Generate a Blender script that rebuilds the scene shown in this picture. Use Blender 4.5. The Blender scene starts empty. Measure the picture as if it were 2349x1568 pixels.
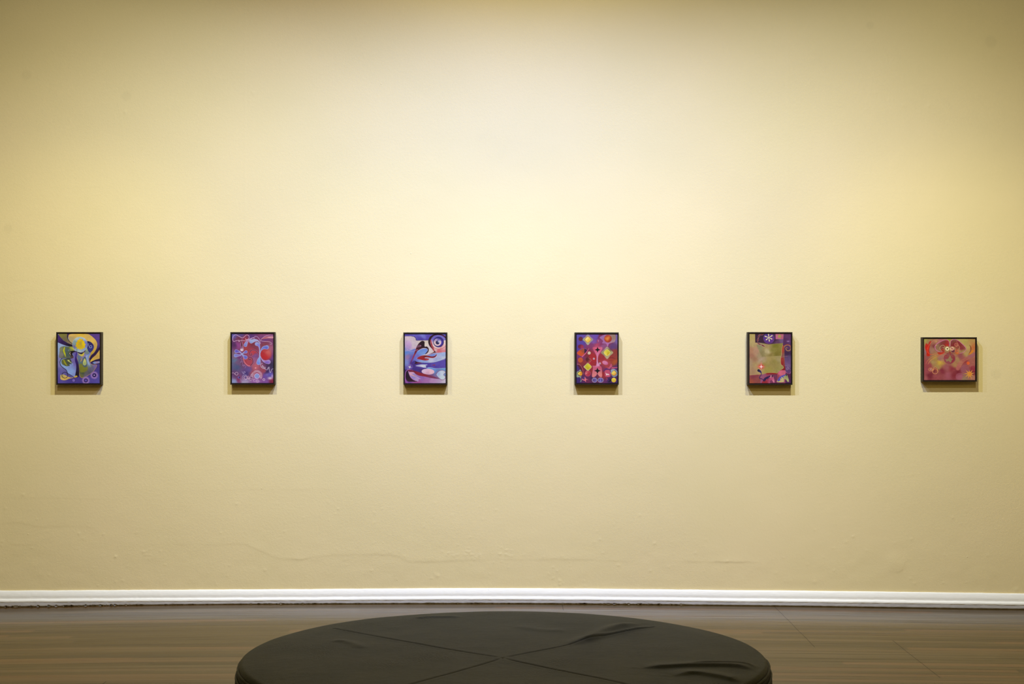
# Gallery wall with six small framed paintings and a round upholstered bench.
import bpy, math, random
import numpy as np

# ---------------------------------------------------------------- painting engine
def spline(pts, closed=False, n=8):
    p = np.array(pts, float)
    N = len(p)
    if N < 3: 
        return p
    out = []
    rng = range(N) if closed else range(N-1)
    t = np.linspace(0, 1, n, endpoint=False)[:, None]
    for i in rng:
        if closed:
            a, b, c, d = p[(i-1) % N], p[i], p[(i+1) % N], p[(i+2) % N]
        else:
            a, b, c, d = p[max(i-1, 0)], p[i], p[i+1], p[min(i+2, N-1)]
        out.append(0.5*((2*b)+(-a+c)*t+(2*a-5*b+4*c-d)*t*t+(-a+3*b-3*c+d)*t**3))
    q = np.concatenate(out)
    if not closed: q = np.vstack([q, p[-1:]])
    return q

def s2l(c):
    c = np.asarray(c, float)/255.0
    return np.where(c <= 0.04045, c/12.92, ((c+0.055)/1.055)**2.4)

class Art:
    def __init__(s, x0, y0, x1, y1, step=3.2, seed=1):
        s.x0, s.y0, s.x1, s.y1 = x0, y0, x1, y1
        s.W = int(round((x1-x0)/step)); s.H = int(round((y1-y0)/step))
        s.X, s.Y = np.meshgrid(np.linspace(x0, x1, s.W), np.linspace(y0, y1, s.H))
        s.C = np.zeros((s.H, s.W, 3))
        r = np.random.RandomState(seed)
        s.n1 = s.noise(r, 26, 30); s.n2 = s.noise(r, 60, 70); s.n3 = s.noise(r, 12, 14)
        s.wx = s.noise(r, 10, 12)*22; s.wy = s.noise(r, 10, 12)*22
    def noise(s, r, gx, gy):
        g = r.uniform(-1, 1, (gy+2, gx+2))
        u = np.linspace(0, gx, s.W); v = np.linspace(0, gy, s.H)
        iu = np.minimum(u.astype(int), gx-1); iv = np.minimum(v.astype(int), gy-1)
        fu = u-iu; fv = v-iv
        fu = fu*fu*(3-2*fu); fv = fv*fv*(3-2*fv)
        a = g[iv][:, iu]; b = g[iv][:, iu+1]; c = g[iv+1][:, iu]; d = g[iv+1][:, iu+1]
        return (a*(1-fu)+b*fu)*(1-fv)[:, None]+(c*(1-fu)+d*fu)*fv[:, None]
    def col(s, c, sl, warp=True):
        if isinstance(c, tuple): 
            return np.array(c, float)[None, None, :]
        X = s.X[sl]; Y = s.Y[sl]
        if warp: X = X+s.wx[sl]; Y = Y+s.wy[sl]
        acc = np.zeros(X.shape+(3,)); wt = np.zeros(X.shape)
        for (x, y, cc) in c:
            w = 1.0/(((X-x)**2+(Y-y)**2)+600.0)**1.6
            acc += w[..., None]*np.array(cc, float); wt += w
        return acc/wt[..., None]
    def bg(s, c):
        s.C[:] = s.col(c, (slice(None), slice(None)))
    def box(s, q, m):
        ax = np.linspace(s.x0, s.x1, s.W); ay = np.linspace(s.y0, s.y1, s.H)
        i0 = np.searchsorted(ax, q[:, 0].min()-m); i1 = np.searchsorted(ax, q[:, 0].max()+m)
        j0 = np.searchsorted(ay, q[:, 1].min()-m); j1 = np.searchsorted(ay, q[:, 1].max()+m)
        return (slice(j0, j1), slice(i0, i1))
    def put(s, sl, a, c):
        a = a[..., None]
        s.C[sl] = s.C[sl]*(1-a)+s.col(c, sl)*a
    def segd(s, q, sl, w=None):
        X = s.X[sl]; Y = s.Y[sl]
        best = np.full(X.shape, 1e9)
        for i in range(len(q)-1):
            ax, ay = q[i]; bx, by = q[i+1]
            dx, dy = bx-ax, by-ay; L = dx*dx+dy*dy+1e-9
            t = np.clip(((X-ax)*dx+(Y-ay)*dy)/L, 0, 1)
            d = np.hypot(X-ax-t*dx, Y-ay-t*dy)
            if w is not None: d = d-0.5*(w[i]+(w[i+1]-w[i])*t)
            best = np.minimum(best, d)
        return best
    def fill(s, pts, c, soft=5, alpha=1.0, smooth=True, edge=None, ew=7):
        q = spline(pts, True) if smooth else np.array(pts, float)
        qc = np.vstack([q, q[:1]])
        sl = s.box(q, soft+2+ew)
        X = s.X[sl]; Y = s.Y[sl]
        if X.size == 0: return
        ins = np.zeros(X.shape, bool)
        for i in range(len(qc)-1):
            ax, ay = qc[i]; bx, by = qc[i+1]
            if ay == by: continue
            cr = ((ay > Y) != (by > Y)) & (X < (bx-ax)*(Y-ay)/(by-ay)+ax)
            ins ^= cr
        d = s.segd(qc, sl)
        sd = np.where(ins, -d, d)
        s.put(sl, np.clip(0.5-sd/soft, 0, 1)*alpha, c)
        if edge: s.put(sl, np.clip(0.5-(d-ew/2)/4, 0, 1)*alpha, edge)
    def line(s, pts, w, c, soft=5, alpha=1.0, smooth=True):
        q = spline(pts) if smooth else np.array(pts, float)
        if isinstance(w, (list, tuple)):
            ws = np.interp(np.linspace(0, 1, len(q)), np.linspace(0, 1, len(w)), w)
        else: ws = np.full(len(q), float(w))
        sl = s.box(q, ws.max()/2+soft+2)
        if s.X[sl].size == 0: return
        d = s.segd(q, sl, ws)
        s.put(sl, np.clip(0.5-d/soft, 0, 1)*alpha, c)
    def disc(s, x, y, rx, c, ry=None, rot=0, soft=5, alpha=1.0, edge=None, ew=7):
        ry = ry or rx
        R = max(rx, ry)+soft+ew
        sl = s.box(np.array([[x-R, y-R], [x+R, y+R]]), 2)
        X = s.X[sl]-x; Y = s.Y[sl]-y
        if X.size == 0: return
        ca, sa = math.cos(math.radians(rot)), math.sin(math.radians(rot))
        u = (X*ca+Y*sa)/rx; v = (-X*sa+Y*ca)/ry
        sd = (np.hypot(u, v)-1)*min(rx, ry)
        s.put(sl, np.clip(0.5-sd/soft, 0, 1)*alpha, c)
        if edge: s.put(sl, np.clip(0.5-(abs(sd)-ew/2)/4, 0, 1)*alpha, edge)
    def ring(s, x, y, r, w, c, ry=None, alpha=1.0, a0=0, a1=360):
        ry = ry or r
        n = max(8, int(abs(a1-a0)/12))
        q = [(x+r*math.cos(math.radians(a0+(a1-a0)*k/n)), y+ry*math.sin(math.radians(a0+(a1-a0)*k/n))) for k in range(n+1)]
        s.line(q, w, c, alpha=alpha, smooth=False)
    def blob(s, x, y, rx, ry, c, alpha=1.0):
        sl = s.box(np.array([[x-2.6*rx, y-2.6*ry], [x+2.6*rx, y+2.6*ry]]), 2)
        X = s.X[sl]; Y = s.Y[sl]
        if X.size == 0: return
        s.put(sl, alpha*np.exp(-((X-x)/rx)**2-((Y-y)/ry)**2), c)
    def star(s, x, y, n, R, r, c, rot=0, soft=5, smooth=False, edge=None, ew=5):
        pts = []
        for k in range(2*n):
            a = math.radians(rot)+math.pi*k/n; rr = R if k % 2 == 0 else r
            if isinstance(rr, (list, tuple)): rr = rr[(k//2) % len(rr)]
            pts.append((x+rr*math.sin(a), y-rr*math.cos(a)))
        s.fill(pts, c, soft=soft, smooth=smooth, edge=edge, ew=ew)
    def finish(s, amp=7):
        m = s.n1*amp*0.6+s.n2*amp*0.5+s.n3*amp*0.4
        return np.clip(s.C+m[..., None]*(0.4+s.C/255.0), 4, 250)

def art_flower_head():
    a = Art(302, 185, 1190, 1232, seed=3)
    a.bg([(320,400,(150,172,215)),(330,560,(140,160,205)),(330,800,(125,122,178)),(330,1000,(98,92,160)),(340,1180,(85,72,150)),(600,1200,(72,58,140)),
          (1150,230,(92,62,135)),(1160,380,(80,56,125)),(1160,480,(60,42,100)),(1150,900,(68,56,130)),(1000,1200,(78,66,148)),(1160,1190,(82,72,155)),(820,1190,(70,55,135)),(1080,960,(70,55,130))])
    a.fill([(302,186),(350,245),(420,325),(520,385),(640,430),(690,450),(690,468),(600,464),(480,440),(380,402),(302,368)],[(320,280,(66,40,108)),(420,380,(48,28,80)),(580,440,(28,20,36))],smooth=False)
    a.fill([(310,186),(505,186),(502,260),(535,325),(600,385),(640,425),(560,405),(430,332),(350,250)],[(400,200,(122,116,58)),(450,300,(112,102,72)),(570,380,(135,112,92))],smooth=False)
    a.fill([(500,186),(590,186),(540,212),(518,270),(530,330),(500,270)],(58,34,88),smooth=False)
    a.fill([(526,250),(540,205),(600,190),(760,186),(930,190),(1000,222),(1080,290),(1128,360),(1138,430),(1115,510),(1070,585),(1010,640),(975,700),(960,640),(1010,570),(1055,510),(1066,450),(1040,395),(985,355),(900,345),(850,300),(700,300),(650,410),(590,382),(545,325)],
           [(600,220,(220,178,92)),(800,205,(222,180,66)),(600,300,(176,156,112)),(950,260,(205,170,92)),(1060,330,(215,176,84)),(1110,440,(196,160,84)),(1060,560,(196,158,58)),(990,650,(170,140,60))])
    a.line([(505,225),(520,300),(565,360),(640,410),(690,430)],10,(26,20,30))
    a.fill([(1190,470),(1130,520),(1075,588),(1005,655),(968,740),(985,805),(1010,760),(1040,710),(1110,630),(1190,525)],(44,24,62))
    a.fill([(1190,522),(1110,632),(1040,692),(992,750),(986,792),(1010,775),(1100,732),(1190,712)],[(1160,570,(200,160,80)),(1100,680,(192,152,78)),(1010,750,(215,175,60))],smooth=False)
    a.fill([(1190,712),(1100,735),(1020,770),(1004,810),(1050,832),(1190,822)],(40,26,62),smooth=False)
    a.fill([(1030,802),(1075,774),(1190,764),(1190,806),(1080,824)],[(1060,800,(115,140,200)),(1130,790,(158,125,160)),(1180,780,(110,130,195))],smooth=False)
    a.fill([(705,570),(860,560),(960,560),(1000,600),(965,690),(975,780),(1020,835),(1105,838),(1128,862),(1090,930),(1040,1000),(960,1052),(900,1090),(820,1117),(775,1085),(758,1000),(750,860),(722,740)],
           [(760,600,(118,112,150)),(730,680,(92,110,140)),(860,680,(140,125,165)),(950,650,(120,140,195)),(760,780,(88,105,130)),(820,900,(110,112,48)),(800,1060,(98,98,60)),(820,1000,(66,76,62)),(900,1000,(92,88,92)),(1000,940,(95,92,120)),(1080,880,(118,96,158)),(930,830,(120,130,160)),(900,1070,(98,88,120)),(980,1000,(82,78,100))],edge=(196,150,62),ew=6)
    a.line([(925,600),(915,690),(945,790),(990,880)],[26,34,42,20],(146,168,216),soft=22,alpha=.85)
    a.blob(990,868,45,22,(112,125,108),.8)
    a.fill([(775,800),(840,850),(925,870),(930,950),(850,1000),(780,990),(760,880)],(118,118,44),soft=30)
    a.line([(872,690),(868,790),(880,850)],[40,110,90],(78,92,108),soft=16)
    a.fill([(872,706),(905,770),(906,830),(870,857),(834,825),(840,770)],[(860,760,(196,192,110)),(880,820,(160,172,112))])
    a.fill([(790,690),(812,730),(795,768),(775,772),(798,732)],(200,152,58))
    a.blob(770,800,30,25,(80,110,130),.9)
    a.fill([(690,555),(712,600),(706,690),(742,820),(756,960),(750,1070),(722,1110),(682,1090),(670,1060),(690,950),(690,850),(663,740),(672,640)],[(690,600,(66,46,140)),(700,760,(52,32,104)),(715,900,(38,22,66)),(715,1060,(28,20,36))])
    a.fill([(400,712),(600,700),(650,640),(615,595),(690,560),(672,640),(663,740),(690,850),(688,960),(652,1105),(560,1050),(505,1010),(482,950),(420,905),(362,840),(352,770)],
           [(400,760,(128,152,205)),(470,880,(134,164,222)),(580,1000,(132,160,220)),(640,1060,(128,142,205)),(560,860,(124,140,200)),(660,800,(110,95,170)),(650,620,(100,88,160)),(620,760,(112,100,165))])
    a.fill([(350,480),(420,450),(520,458),(610,460),(650,540),(560,560),(545,600),(600,660),(600,705),(420,700),(330,685),(340,560)],
           [(370,500,(128,130,100)),(370,640,(126,122,122)),(500,520,(76,94,104)),(500,620,(72,90,92)),(450,690,(92,96,80)),(600,500,(150,152,60)),(540,520,(86,100,60))])
    a.line([(447,475),(430,540),(452,610),(468,672)],[18,34,30,6],(186,188,28))
    a.line([(570,480),(625,500),(645,530)],[8,30,14],(184,180,66),soft=10)
    a.line([(530,540),(545,520),(600,510)],[20,10,6],(110,120,150),soft=12)
    a.fill([(700,566),(640,546),(575,555),(540,588),(556,640),(600,690),(632,668),(608,615),(640,578),(700,572)],(28,20,28))
    a.disc(606,680,30,(80,58,66),ry=26)
    a.line([(575,575),(556,600),(582,650)],[4,13,3],(228,206,168))
    a.line([(378,712),(450,718),(520,708),(590,704)],10,(26,26,34))
    a.fill([(390,740),(470,720),(560,716),(590,760),(606,820),(548,832),(556,860),(480,872),(400,832),(380,785)],[(400,780,(98,104,60)),(480,760,(76,84,66)),(580,790,(66,74,62))])
    a.line([(428,735),(455,800),(500,858)],[22,36,10],(150,148,34),soft=10)
    a.fill([(505,748),(545,742),(560,775),(604,790),(560,790)],(196,196,110))
    a.line([(570,800),(620,825)],[4,14],(150,170,215))
    a.fill([(362,1060),(430,1048),(520,1090),(600,1112),(690,1068),(712,1100),(560,1132),(470,1165),(392,1162),(358,1130)],[(400,1080,(180,160,100)),(420,1140,(216,178,88)),(540,1110,(200,165,95)),(690,1090,(200,165,60))])
    a.fill([(505,1015),(640,1105),(600,1110),(500,1080)],(92,84,150),soft=14,alpha=.8)
    a.line([(388,706),(352,770),(362,850),(420,905),(478,950),(508,1015)],11,(26,20,36))
    a.line([(508,1025),(580,1060),(650,1110)],9,(26,20,36))
    a.ring(452,1062,62,10,(28,22,40))
    a.line([(705,566),(800,602),(880,560),(918,480)],[8,26,24,8],(24,18,26))
    a.fill([(733,600),(800,622),(866,575),(852,640),(812,665),(768,642)],(200,180,76))
    a.fill([(905,345),(980,350),(1040,398),(1066,460),(1045,530),(990,582),(948,560),(930,500),(935,430),(905,380)],[(920,360,(30,22,50)),(990,380,(42,34,96)),(1000,500,(48,50,128))])
    a.line([(952,388),(960,440),(985,482),(1016,478),(1018,440),(992,430),(988,452)],[6,9,9,9,8,7,6],(166,172,220))
    a.fill([(915,482),(940,540),(972,590),(930,622),(880,602),(880,560)],[(920,520,(150,165,130)),(910,600,(112,125,130))])
    a.line([(870,560),(880,630),(940,620),(1000,590)],8,(86,90,180))
    a.disc(773,412,160,[(700,300,(176,196,204)),(650,380,(128,158,164)),(640,450,(120,112,160)),(700,540,(150,175,180)),(780,280,(160,190,200)),(860,280,(176,196,226)),(905,400,(112,116,196)),(880,520,(140,165,205)),(780,550,(166,188,196)),(700,420,(120,140,130))],alpha=.93,edge=(178,190,215),ew=5)
    pts=[]
    for k in range(44):
        t=2*math.pi*k/44; r=100+10*math.cos(11*t)+6*math.sin(3*t)
        pts.append((785+r*math.cos(t)*.98,410+r*math.sin(t)*1.12))
    a.fill(pts,[(740,330,(228,184,12)),(850,400,(226,190,10)),(790,500,(216,180,24)),(710,400,(212,170,16)),(790,400,(168,146,66)),(780,450,(200,170,40))])
    a.line([(708,500),(705,560),(712,620)],5,(60,44,110))
    for (x,y,r1,r2,ci) in ((1075,1062,42,13,(178,150,218)),(897,1172,42,24,(98,78,168))):
        a.disc(x,y,78,(150,115,182),soft=26,alpha=.9); a.disc(x,y,r1,(42,28,84),soft=10); a.disc(x,y,r2,ci,soft=10)
    a.disc(1072,1064,7,(225,205,240))
    a.disc(640,1170,40,(50,38,96),soft=12); a.disc(638,1172,31,(118,98,180),soft=8)
    return a

def art_droplets():
    a = Art(297, 188, 1172, 1226, seed=5)
    a.bg([(330,210,(96,88,172)),(450,290,(112,52,82)),(480,210,(92,72,140)),(700,220,(88,52,120)),(1000,205,(135,70,118)),(1150,330,(118,60,108)),(340,420,(84,44,98)),(420,430,(146,68,140)),
      (600,400,(160,58,72)),(610,300,(150,50,70)),(750,430,(122,52,76)),(1000,300,(108,58,128)),(1000,400,(130,60,80)),(1110,500,(160,92,122)),(340,620,(126,100,130)),(450,640,(110,50,120)),(600,500,(158,60,70)),(720,590,(172,56,72)),(700,400,(140,50,65)),(780,650,(124,78,140)),(1120,660,(98,60,128)),
      (350,760,(96,112,152)),(400,900,(76,86,132)),(560,800,(112,62,96)),(430,800,(110,82,125)),(650,950,(98,76,146)),(800,890,(186,96,112)),(950,950,(158,72,92)),(1100,880,(66,44,84)),(1150,860,(56,48,84)),(350,1060,(98,60,112)),(330,1190,(140,152,206)),(430,1150,(128,48,98)),
      (600,1030,(72,56,124)),(800,1180,(150,98,178)),(1000,1080,(108,74,166)),(1100,1050,(92,84,180)),(1150,1190,(128,36,66)),(1000,1190,(128,80,160)),(900,1050,(162,84,112)),(560,1215,(170,160,202)),(740,1010,(158,72,92)),(1050,980,(62,40,92)),(760,750,(150,90,140))])
    a.disc(1010,620,124,[(950,620,(178,42,52)),(1000,700,(184,40,48)),(1060,560,(196,92,92)),(1000,540,(178,60,66))],soft=60)
    a.fill([(700,540),(760,520),(840,560),(880,620),(860,600),(790,590),(720,640)],(176,60,76),soft=20)
    a.fill([(545,700),(640,700),(700,690),(735,740),(720,820),(670,860),(600,830),(560,780)],(168,66,84),soft=14)
    pale=(172,182,230)
    a.line([(495,330),(482,400),(485,470),(508,520)],9,(178,128,160),alpha=.8)
    a.line([(490,340),(500,400),(508,470),(508,520)],[8,22,52,72],[(500,400,(96,44,66)),(505,470,(138,90,130)),(508,545,(216,196,222))],soft=8)
    a.line([(505,325),(522,400),(532,470),(540,520)],7,(190,140,175))
    def drop(p,w,ci,co=pale):
        a.line(p,w,co); a.line(p,[max(x-14,2) for x in w],ci,soft=12)
    drop([(760,265),(690,300),(620,350),(582,425)],[6,16,48,76],[(640,330,(170,110,160)),(590,400,(140,150,220)),(570,450,(120,110,200))])
    drop([(890,400),(850,335),(780,325),(705,350)],[6,24,58,82],[(830,330,(170,160,215)),(720,340,(165,180,225)),(700,370,(130,140,215))])
    drop([(885,620),(882,500),(865,430),(825,400)],[12,20,50,84],[(820,390,(150,160,222)),(850,430,(120,110,210)),(885,560,(160,180,225))])
    drop([(888,620),(912,540),(965,482),(1035,472)],[8,18,58,86],[(970,480,(110,120,210)),(1030,480,(92,92,205)),(1050,450,(130,150,220))])
    drop([(884,590),(886,680),(868,740),(860,800)],[16,30,66,88],[(886,640,(160,185,235)),(870,740,(130,160,225)),(855,810,(110,130,220))])
    drop([(892,650),(935,735),(1000,780),(1070,782)],[8,26,62,90],[(960,750,(170,140,205)),(1080,770,(160,130,205)),(1050,800,(120,90,190))],(196,166,216))
    a.line([(900,690),(930,760),(980,805),(1050,832)],[4,10,10,3],(44,24,60))
    for p,w in (([(510,615),(460,570),(390,555)],[14,34,76]),([(510,615),(550,585),(595,568)],[14,30,64]),([(510,615),(460,640),(375,645)],[14,34,74]),([(510,615),(540,650),(585,685)],[14,40,82])):
        drop(p,w,[(390,540,(96,84,196)),(600,560,(110,96,200)),(360,650,(120,130,220)),(600,690,(104,100,205)),(510,615,(150,160,225)),(440,610,(140,110,190))])
    def curl(p,dark=True,n0=0):
        a.line(p,22,(206,112,134),soft=7)
        if dark: a.line(p[n0:],12,(48,28,70))
    curl([(865,622),(830,570),(770,532),(712,535),(670,580),(672,628),(704,644),(722,618),(702,602)])
    curl([(538,700),(565,790),(630,855),(690,862),(738,800),(732,722),(690,684),(652,702),(656,736),(686,730),(680,712)],True,3)
    L=(216,176,214)
    a.line([(462,345),(440,350),(445,325),(380,335),(335,348),(314,300),(330,232),(380,208),(440,235),(515,272),(560,250),(600,212),(645,220),(662,260),(640,298),(590,306),(585,285)],9,L)
    a.line([(440,325),(485,330),(510,318),(560,335),(610,318)],8,L)
    a.line([(620,315),(690,285),(760,262),(800,240),(850,262),(885,320),(895,400)],[6,8,9,8,7,8,10],(196,164,218))
    a.line([(745,268),(765,290),(782,270)],6,L)
    a.fill([(925,300),(1000,250),(1100,240),(1165,240),(1165,282),(1080,282),(1000,295)],[(1000,270,(176,100,118)),(1140,260,(206,140,160))])
    a.line([(905,325),(950,300),(1080,290),(1165,290)],4,(86,36,60))
    a.line([(1165,222),(1080,214),(980,250),(905,320),(960,344),(1060,350),(1120,370),(1142,400),(1115,412),(1102,392)],[5,8,8,8,9,8,8,7,7,5],(206,166,196))
    S=(158,128,196)
    a.line([(500,640),(482,660),(512,680),(478,712),(516,735),(480,790),(528,775),(520,850),(552,868),(556,832),(524,860)],7,S,alpha=.9)
    a.line([(556,850),(592,875),(575,908)],6,S)
    a.line([(940,810),(905,835),(918,895),(952,870),(940,850),(930,900),(965,920),(975,880),(955,890),(985,930),(1005,890),(990,915),(1030,948),(1062,935),(1072,905),(1050,925),(1085,888),(1092,975),(1114,1006),(1138,940),(1168,928)],8,(196,186,218))
    W=(220,190,222)
    a.ring(395,1030,31,7,W); a.line([(299,1016),(335,1014),(362,1045)],7,W)
    a.disc(445,1110,24,(104,96,184)); a.disc(455,1110,14,(52,34,90))
    a.ring(575,1110,58,7,(170,160,216),a0=60,a1=300); a.ring(588,1112,38,8,W); a.ring(590,1112,24,5,(140,120,190)); a.ring(640,1112,28,7,(214,150,180))
    a.line([(512,980),(530,1020),(570,1015),(575,990),(548,990),(540,1040)],7,(186,168,218))
    a.line([(480,1160),(540,1190),(610,1165)],6,(150,120,190)); a.line([(650,1150),(690,1090),(730,1010)],7,(214,170,200))
    for k in range(13):
        t=math.radians(175+k*17.5); a.ring(827+92*math.cos(t),1078+102*math.sin(t),17,6,W)
    a.disc(827,1080,60,(206,172,224)); a.disc(827,1080,47,(134,152,218),soft=8)
    for (x,y,r) in ((690,1150,24),(720,1065,24),(752,1138,20),(775,1178,24),(905,1090,20),(650,1125,12)): a.ring(x,y,r,6,W,a0=30,a1=330)
    a.ring(838,1186,30,7,W,a0=-60,a1=280); a.ring(836,1188,13,5,W); a.line([(865,1200),(885,1190),(900,1188)],5,(160,140,205))
    a.ring(973,1155,21,8,(222,196,220)); a.disc(797,908,15,(226,146,166),soft=8)
    a.blob(1105,1125,48,28,(222,200,226),.9); a.blob(1150,1080,20,40,(200,170,220),.8); a.blob(1040,1050,40,30,(120,120,200),.6)
    return a

def art_eye_lips():
    a = Art(265, 193, 1128, 1230, seed=8)
    a.bg([(280,210,(86,72,172)),(450,215,(96,84,186)),(640,215,(116,118,208)),(760,260,(84,66,172)),(600,300,(72,56,158)),(1110,210,(92,82,180))])
    a.fill([(265,238),(390,236),(460,250),(495,285),(512,324),(800,322),(1130,322),(1130,580),(900,620),(720,660),(500,720),(265,580)],
           [(330,280,(206,186,206)),(450,300,(196,180,196)),(440,400,(200,184,204)),(600,345,(204,190,190)),(720,400,(212,202,194)),(800,500,(206,198,208)),(730,590,(208,194,208)),(300,520,(140,140,205)),(340,380,(190,160,204)),(1100,360,(226,206,204)),(1000,540,(204,120,138)),(1090,500,(212,150,160)),(900,480,(218,190,196))],smooth=False)
    a.line([(265,234),(390,232),(462,246),(498,282),(510,322),(620,324),(800,320)],[5,6,8,10,9,6,8],(38,28,72))
    a.fill([(265,556),(350,550),(480,500),(600,520),(640,620),(420,800),(380,930),(265,980)],[(290,590,(96,132,214)),(400,580,(104,128,210)),(330,690,(150,116,168)),(300,800,(120,136,210)),(430,700,(98,86,180)),(400,820,(82,62,160)),(290,930,(84,76,160))],smooth=False)
    a.fill([(1130,700),(1000,760),(850,795),(640,800),(470,750),(400,800),(380,900),(440,920),(700,925),(1130,912)],[(1080,780,(88,72,172)),(900,860,(90,76,176)),(700,850,(76,58,160)),(450,850,(70,48,138)),(900,900,(78,58,160))],smooth=False)
    a.fill([(455,745),(480,660),(520,590),(570,522),(700,492),(745,505),(748,555),(700,622),(620,655),(720,642),(860,602),(1130,568),(1130,705),(1000,762),(850,797),(640,799),(520,785)],
           [(560,560,(104,140,220)),(690,520,(100,136,222)),(620,600,(116,150,220)),(520,680,(112,110,200)),(480,740,(104,110,206)),(620,770,(138,160,220)),(820,740,(186,190,224)),(950,660,(168,176,220)),(1080,620,(150,170,222)),(860,620,(110,136,214)),(1090,690,(190,196,222)),(800,630,(108,134,216))])
    a.line([(520,702),(620,652),(700,620),(742,560),(742,505),(690,494),(600,512),(540,560)],[9,9,8,8,8,7,6,4],(222,196,206))
    a.line([(720,640),(800,630),(880,600),(1000,585),(1130,568)],[5,5,5,5,5],(200,140,150))
    a.line([(490,770),(640,800),(850,797),(1000,762),(1130,705)],5,(52,40,120))
    a.fill([(476,590),(510,470),(560,390),(610,345),(650,337),(682,362),(684,452),(730,456),(766,492),(770,545),(742,592),(690,622),(738,560),(750,520),(716,492),(640,492),(560,530),(500,570)],[(640,380,(34,12,22)),(560,470,(54,14,30)),(740,480,(38,14,30)),(490,570,(130,28,44))])
    a.line([(500,560),(450,665),(402,770),(366,860)],[40,20,14,6],[(500,560,(112,24,40)),(440,680,(150,40,60)),(370,850,(90,30,80))])
    a.fill([(522,706),(600,656),(680,642),(760,652),(840,664),(900,650),(936,618),(942,640),(905,684),(850,700),(760,692),(700,690),(690,702),(740,705),(778,724),(745,746),(680,750),(600,732)],[(620,690,(156,32,40)),(740,730,(176,60,64)),(680,650,(96,24,36)),(800,675,(128,24,38)),(900,670,(110,30,60))])
    a.line([(690,700),(700,688),(760,690),(840,702),(900,692),(938,655),(940,625)],[6,6,5,6,7,6,4],(230,214,230))
    a.fill([(470,750),(530,785),(640,802),(560,812),(468,826),(490,790)],[(480,760,(36,12,30)),(600,800,(110,26,44))])
    a.fill([(490,865),(600,836),(742,840),(705,862),(720,895),(680,902),(600,886)],[(520,865,(170,170,220)),(640,860,(206,208,230)),(700,880,(190,200,226))])
    a.fill([(820,849),(914,836),(900,850),(915,862)],(134,42,62),smooth=False)
    # eye
    a.disc(972,352,158,[(900,250,(104,92,184)),(1050,250,(110,100,190)),(972,200,(110,104,190)),(900,450,(222,196,200)),(1050,460,(226,200,202)),(972,500,(220,186,190))])
    a.fill([(1065,322),(1130,322),(1130,570),(930,590),(900,560),(860,470),(1000,500)],[(1100,350,(228,206,204)),(1100,470,(218,168,176)),(1000,560,(196,96,112)),(920,520,(212,176,186)),(1100,550,(204,120,138))],smooth=False)
    a.line([(1130,312),(1080,322)],12,(84,72,176))
    a.line([(845,430),(900,488),(980,508),(1070,488),(1130,438)],[8,7,7,7,7],(196,74,88)); a.line([(850,420),(905,474),(980,494),(1060,476),(1110,440)],5,(236,222,226))
    a.disc(978,360,112,(44,34,108),soft=8); a.disc(978,352,96,[(1020,400,(70,50,160)),(940,300,(44,34,110))],soft=16)
    a.disc(957,362,80,[(957,300,(96,84,176)),(920,320,(170,150,190)),(957,420,(226,198,206)),(890,370,(224,196,200)),(1010,400,(222,196,212))],soft=8)
    a.disc(958,372,40,(34,30,80),soft=8); a.disc(985,352,26,[(1000,350,(236,232,246)),(970,345,(150,150,200))],soft=12); a.disc(962,386,22,(38,36,88),soft=10)
    a.line([(1130,270),(1070,222),(975,200),(880,214),(810,270),(782,350),(800,430),(850,500),(905,582)],[26,26,22,30,46,44,36,22,12],[(1100,230,(70,24,50)),(860,220,(44,14,26)),(780,350,(40,14,24)),(880,540,(110,26,44))])
    a.line([(812,320),(830,410),(865,490),(900,582)],[18,30,22,14],[(815,340,(176,64,80)),(840,440,(150,36,52)),(890,560,(190,60,66))])
    a.line([(832,430),(860,500),(890,570)],5,(220,130,140))
    a.fill([(720,642),(800,610),(870,578),(900,542),(914,570),(940,575),(870,592)],[(740,635,(150,50,70)),(890,570,(60,18,26))],smooth=False)
    a.disc(350,440,62,(184,148,206),soft=30,alpha=.7)
    V=(196,164,220)
    a.line([(418,430),(395,375),(330,370),(292,430),(305,500),(350,545),(440,555),(540,520)],[7,9,10,10,9,8,7,6],V,alpha=.8)
    a.line([(300,520),(400,490),(500,470),(590,452),(606,434),(570,430),(520,442)],[5,7,8,8,8,7,5],(206,150,196),alpha=.9)
    a.line([(265,550),(350,535),(470,500)],6,(176,160,222),alpha=.7)
    a.disc(370,890,66,(124,96,186),soft=8,alpha=.5,edge=(120,98,190),ew=4); a.star(370,888,4,34,14,(232,232,246),rot=20); a.line([(362,862),(378,900)],5,(40,24,60))
    # lower
    a.fill([(265,940),(330,950),(440,912),(700,925),(1130,908),(1130,1230),(265,1230)],[(300,960,(60,40,110)),(500,950,(62,44,130)),(640,1000,(66,40,110)),(800,1060,(120,80,130)),(900,960,(92,136,206)),(1080,940,(104,148,210)),(960,1040,(122,104,160)),(300,1200,(110,60,130))],smooth=False)
    a.fill([(730,912),(780,896),(860,908),(930,925),(900,980),(800,940)],[(760,905,(110,160,225)),(880,930,(100,140,210))])
    a.line([(720,918),(760,900),(840,902),(920,922),(1130,910)],5,(176,186,222))
    a.fill([(450,1010),(600,1068),(800,1120),(1000,1142),(1130,1130),(1130,1230),(300,1230),(268,1180),(270,1050),(340,960)],[(330,1210,(112,64,150)),(480,1100,(150,118,196)),(520,1210,(160,80,150)),(700,1160,(158,104,170)),(850,1190,(176,136,190)),(1080,1190,(192,182,212)),(1000,1160,(176,150,196)),(640,1100,(140,100,180))],smooth=False)
    a.disc(755,986,136,[(680,960,(214,186,222)),(820,1000,(226,182,206)),(760,1040,(206,160,196))],ry=62,rot=3)
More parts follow.
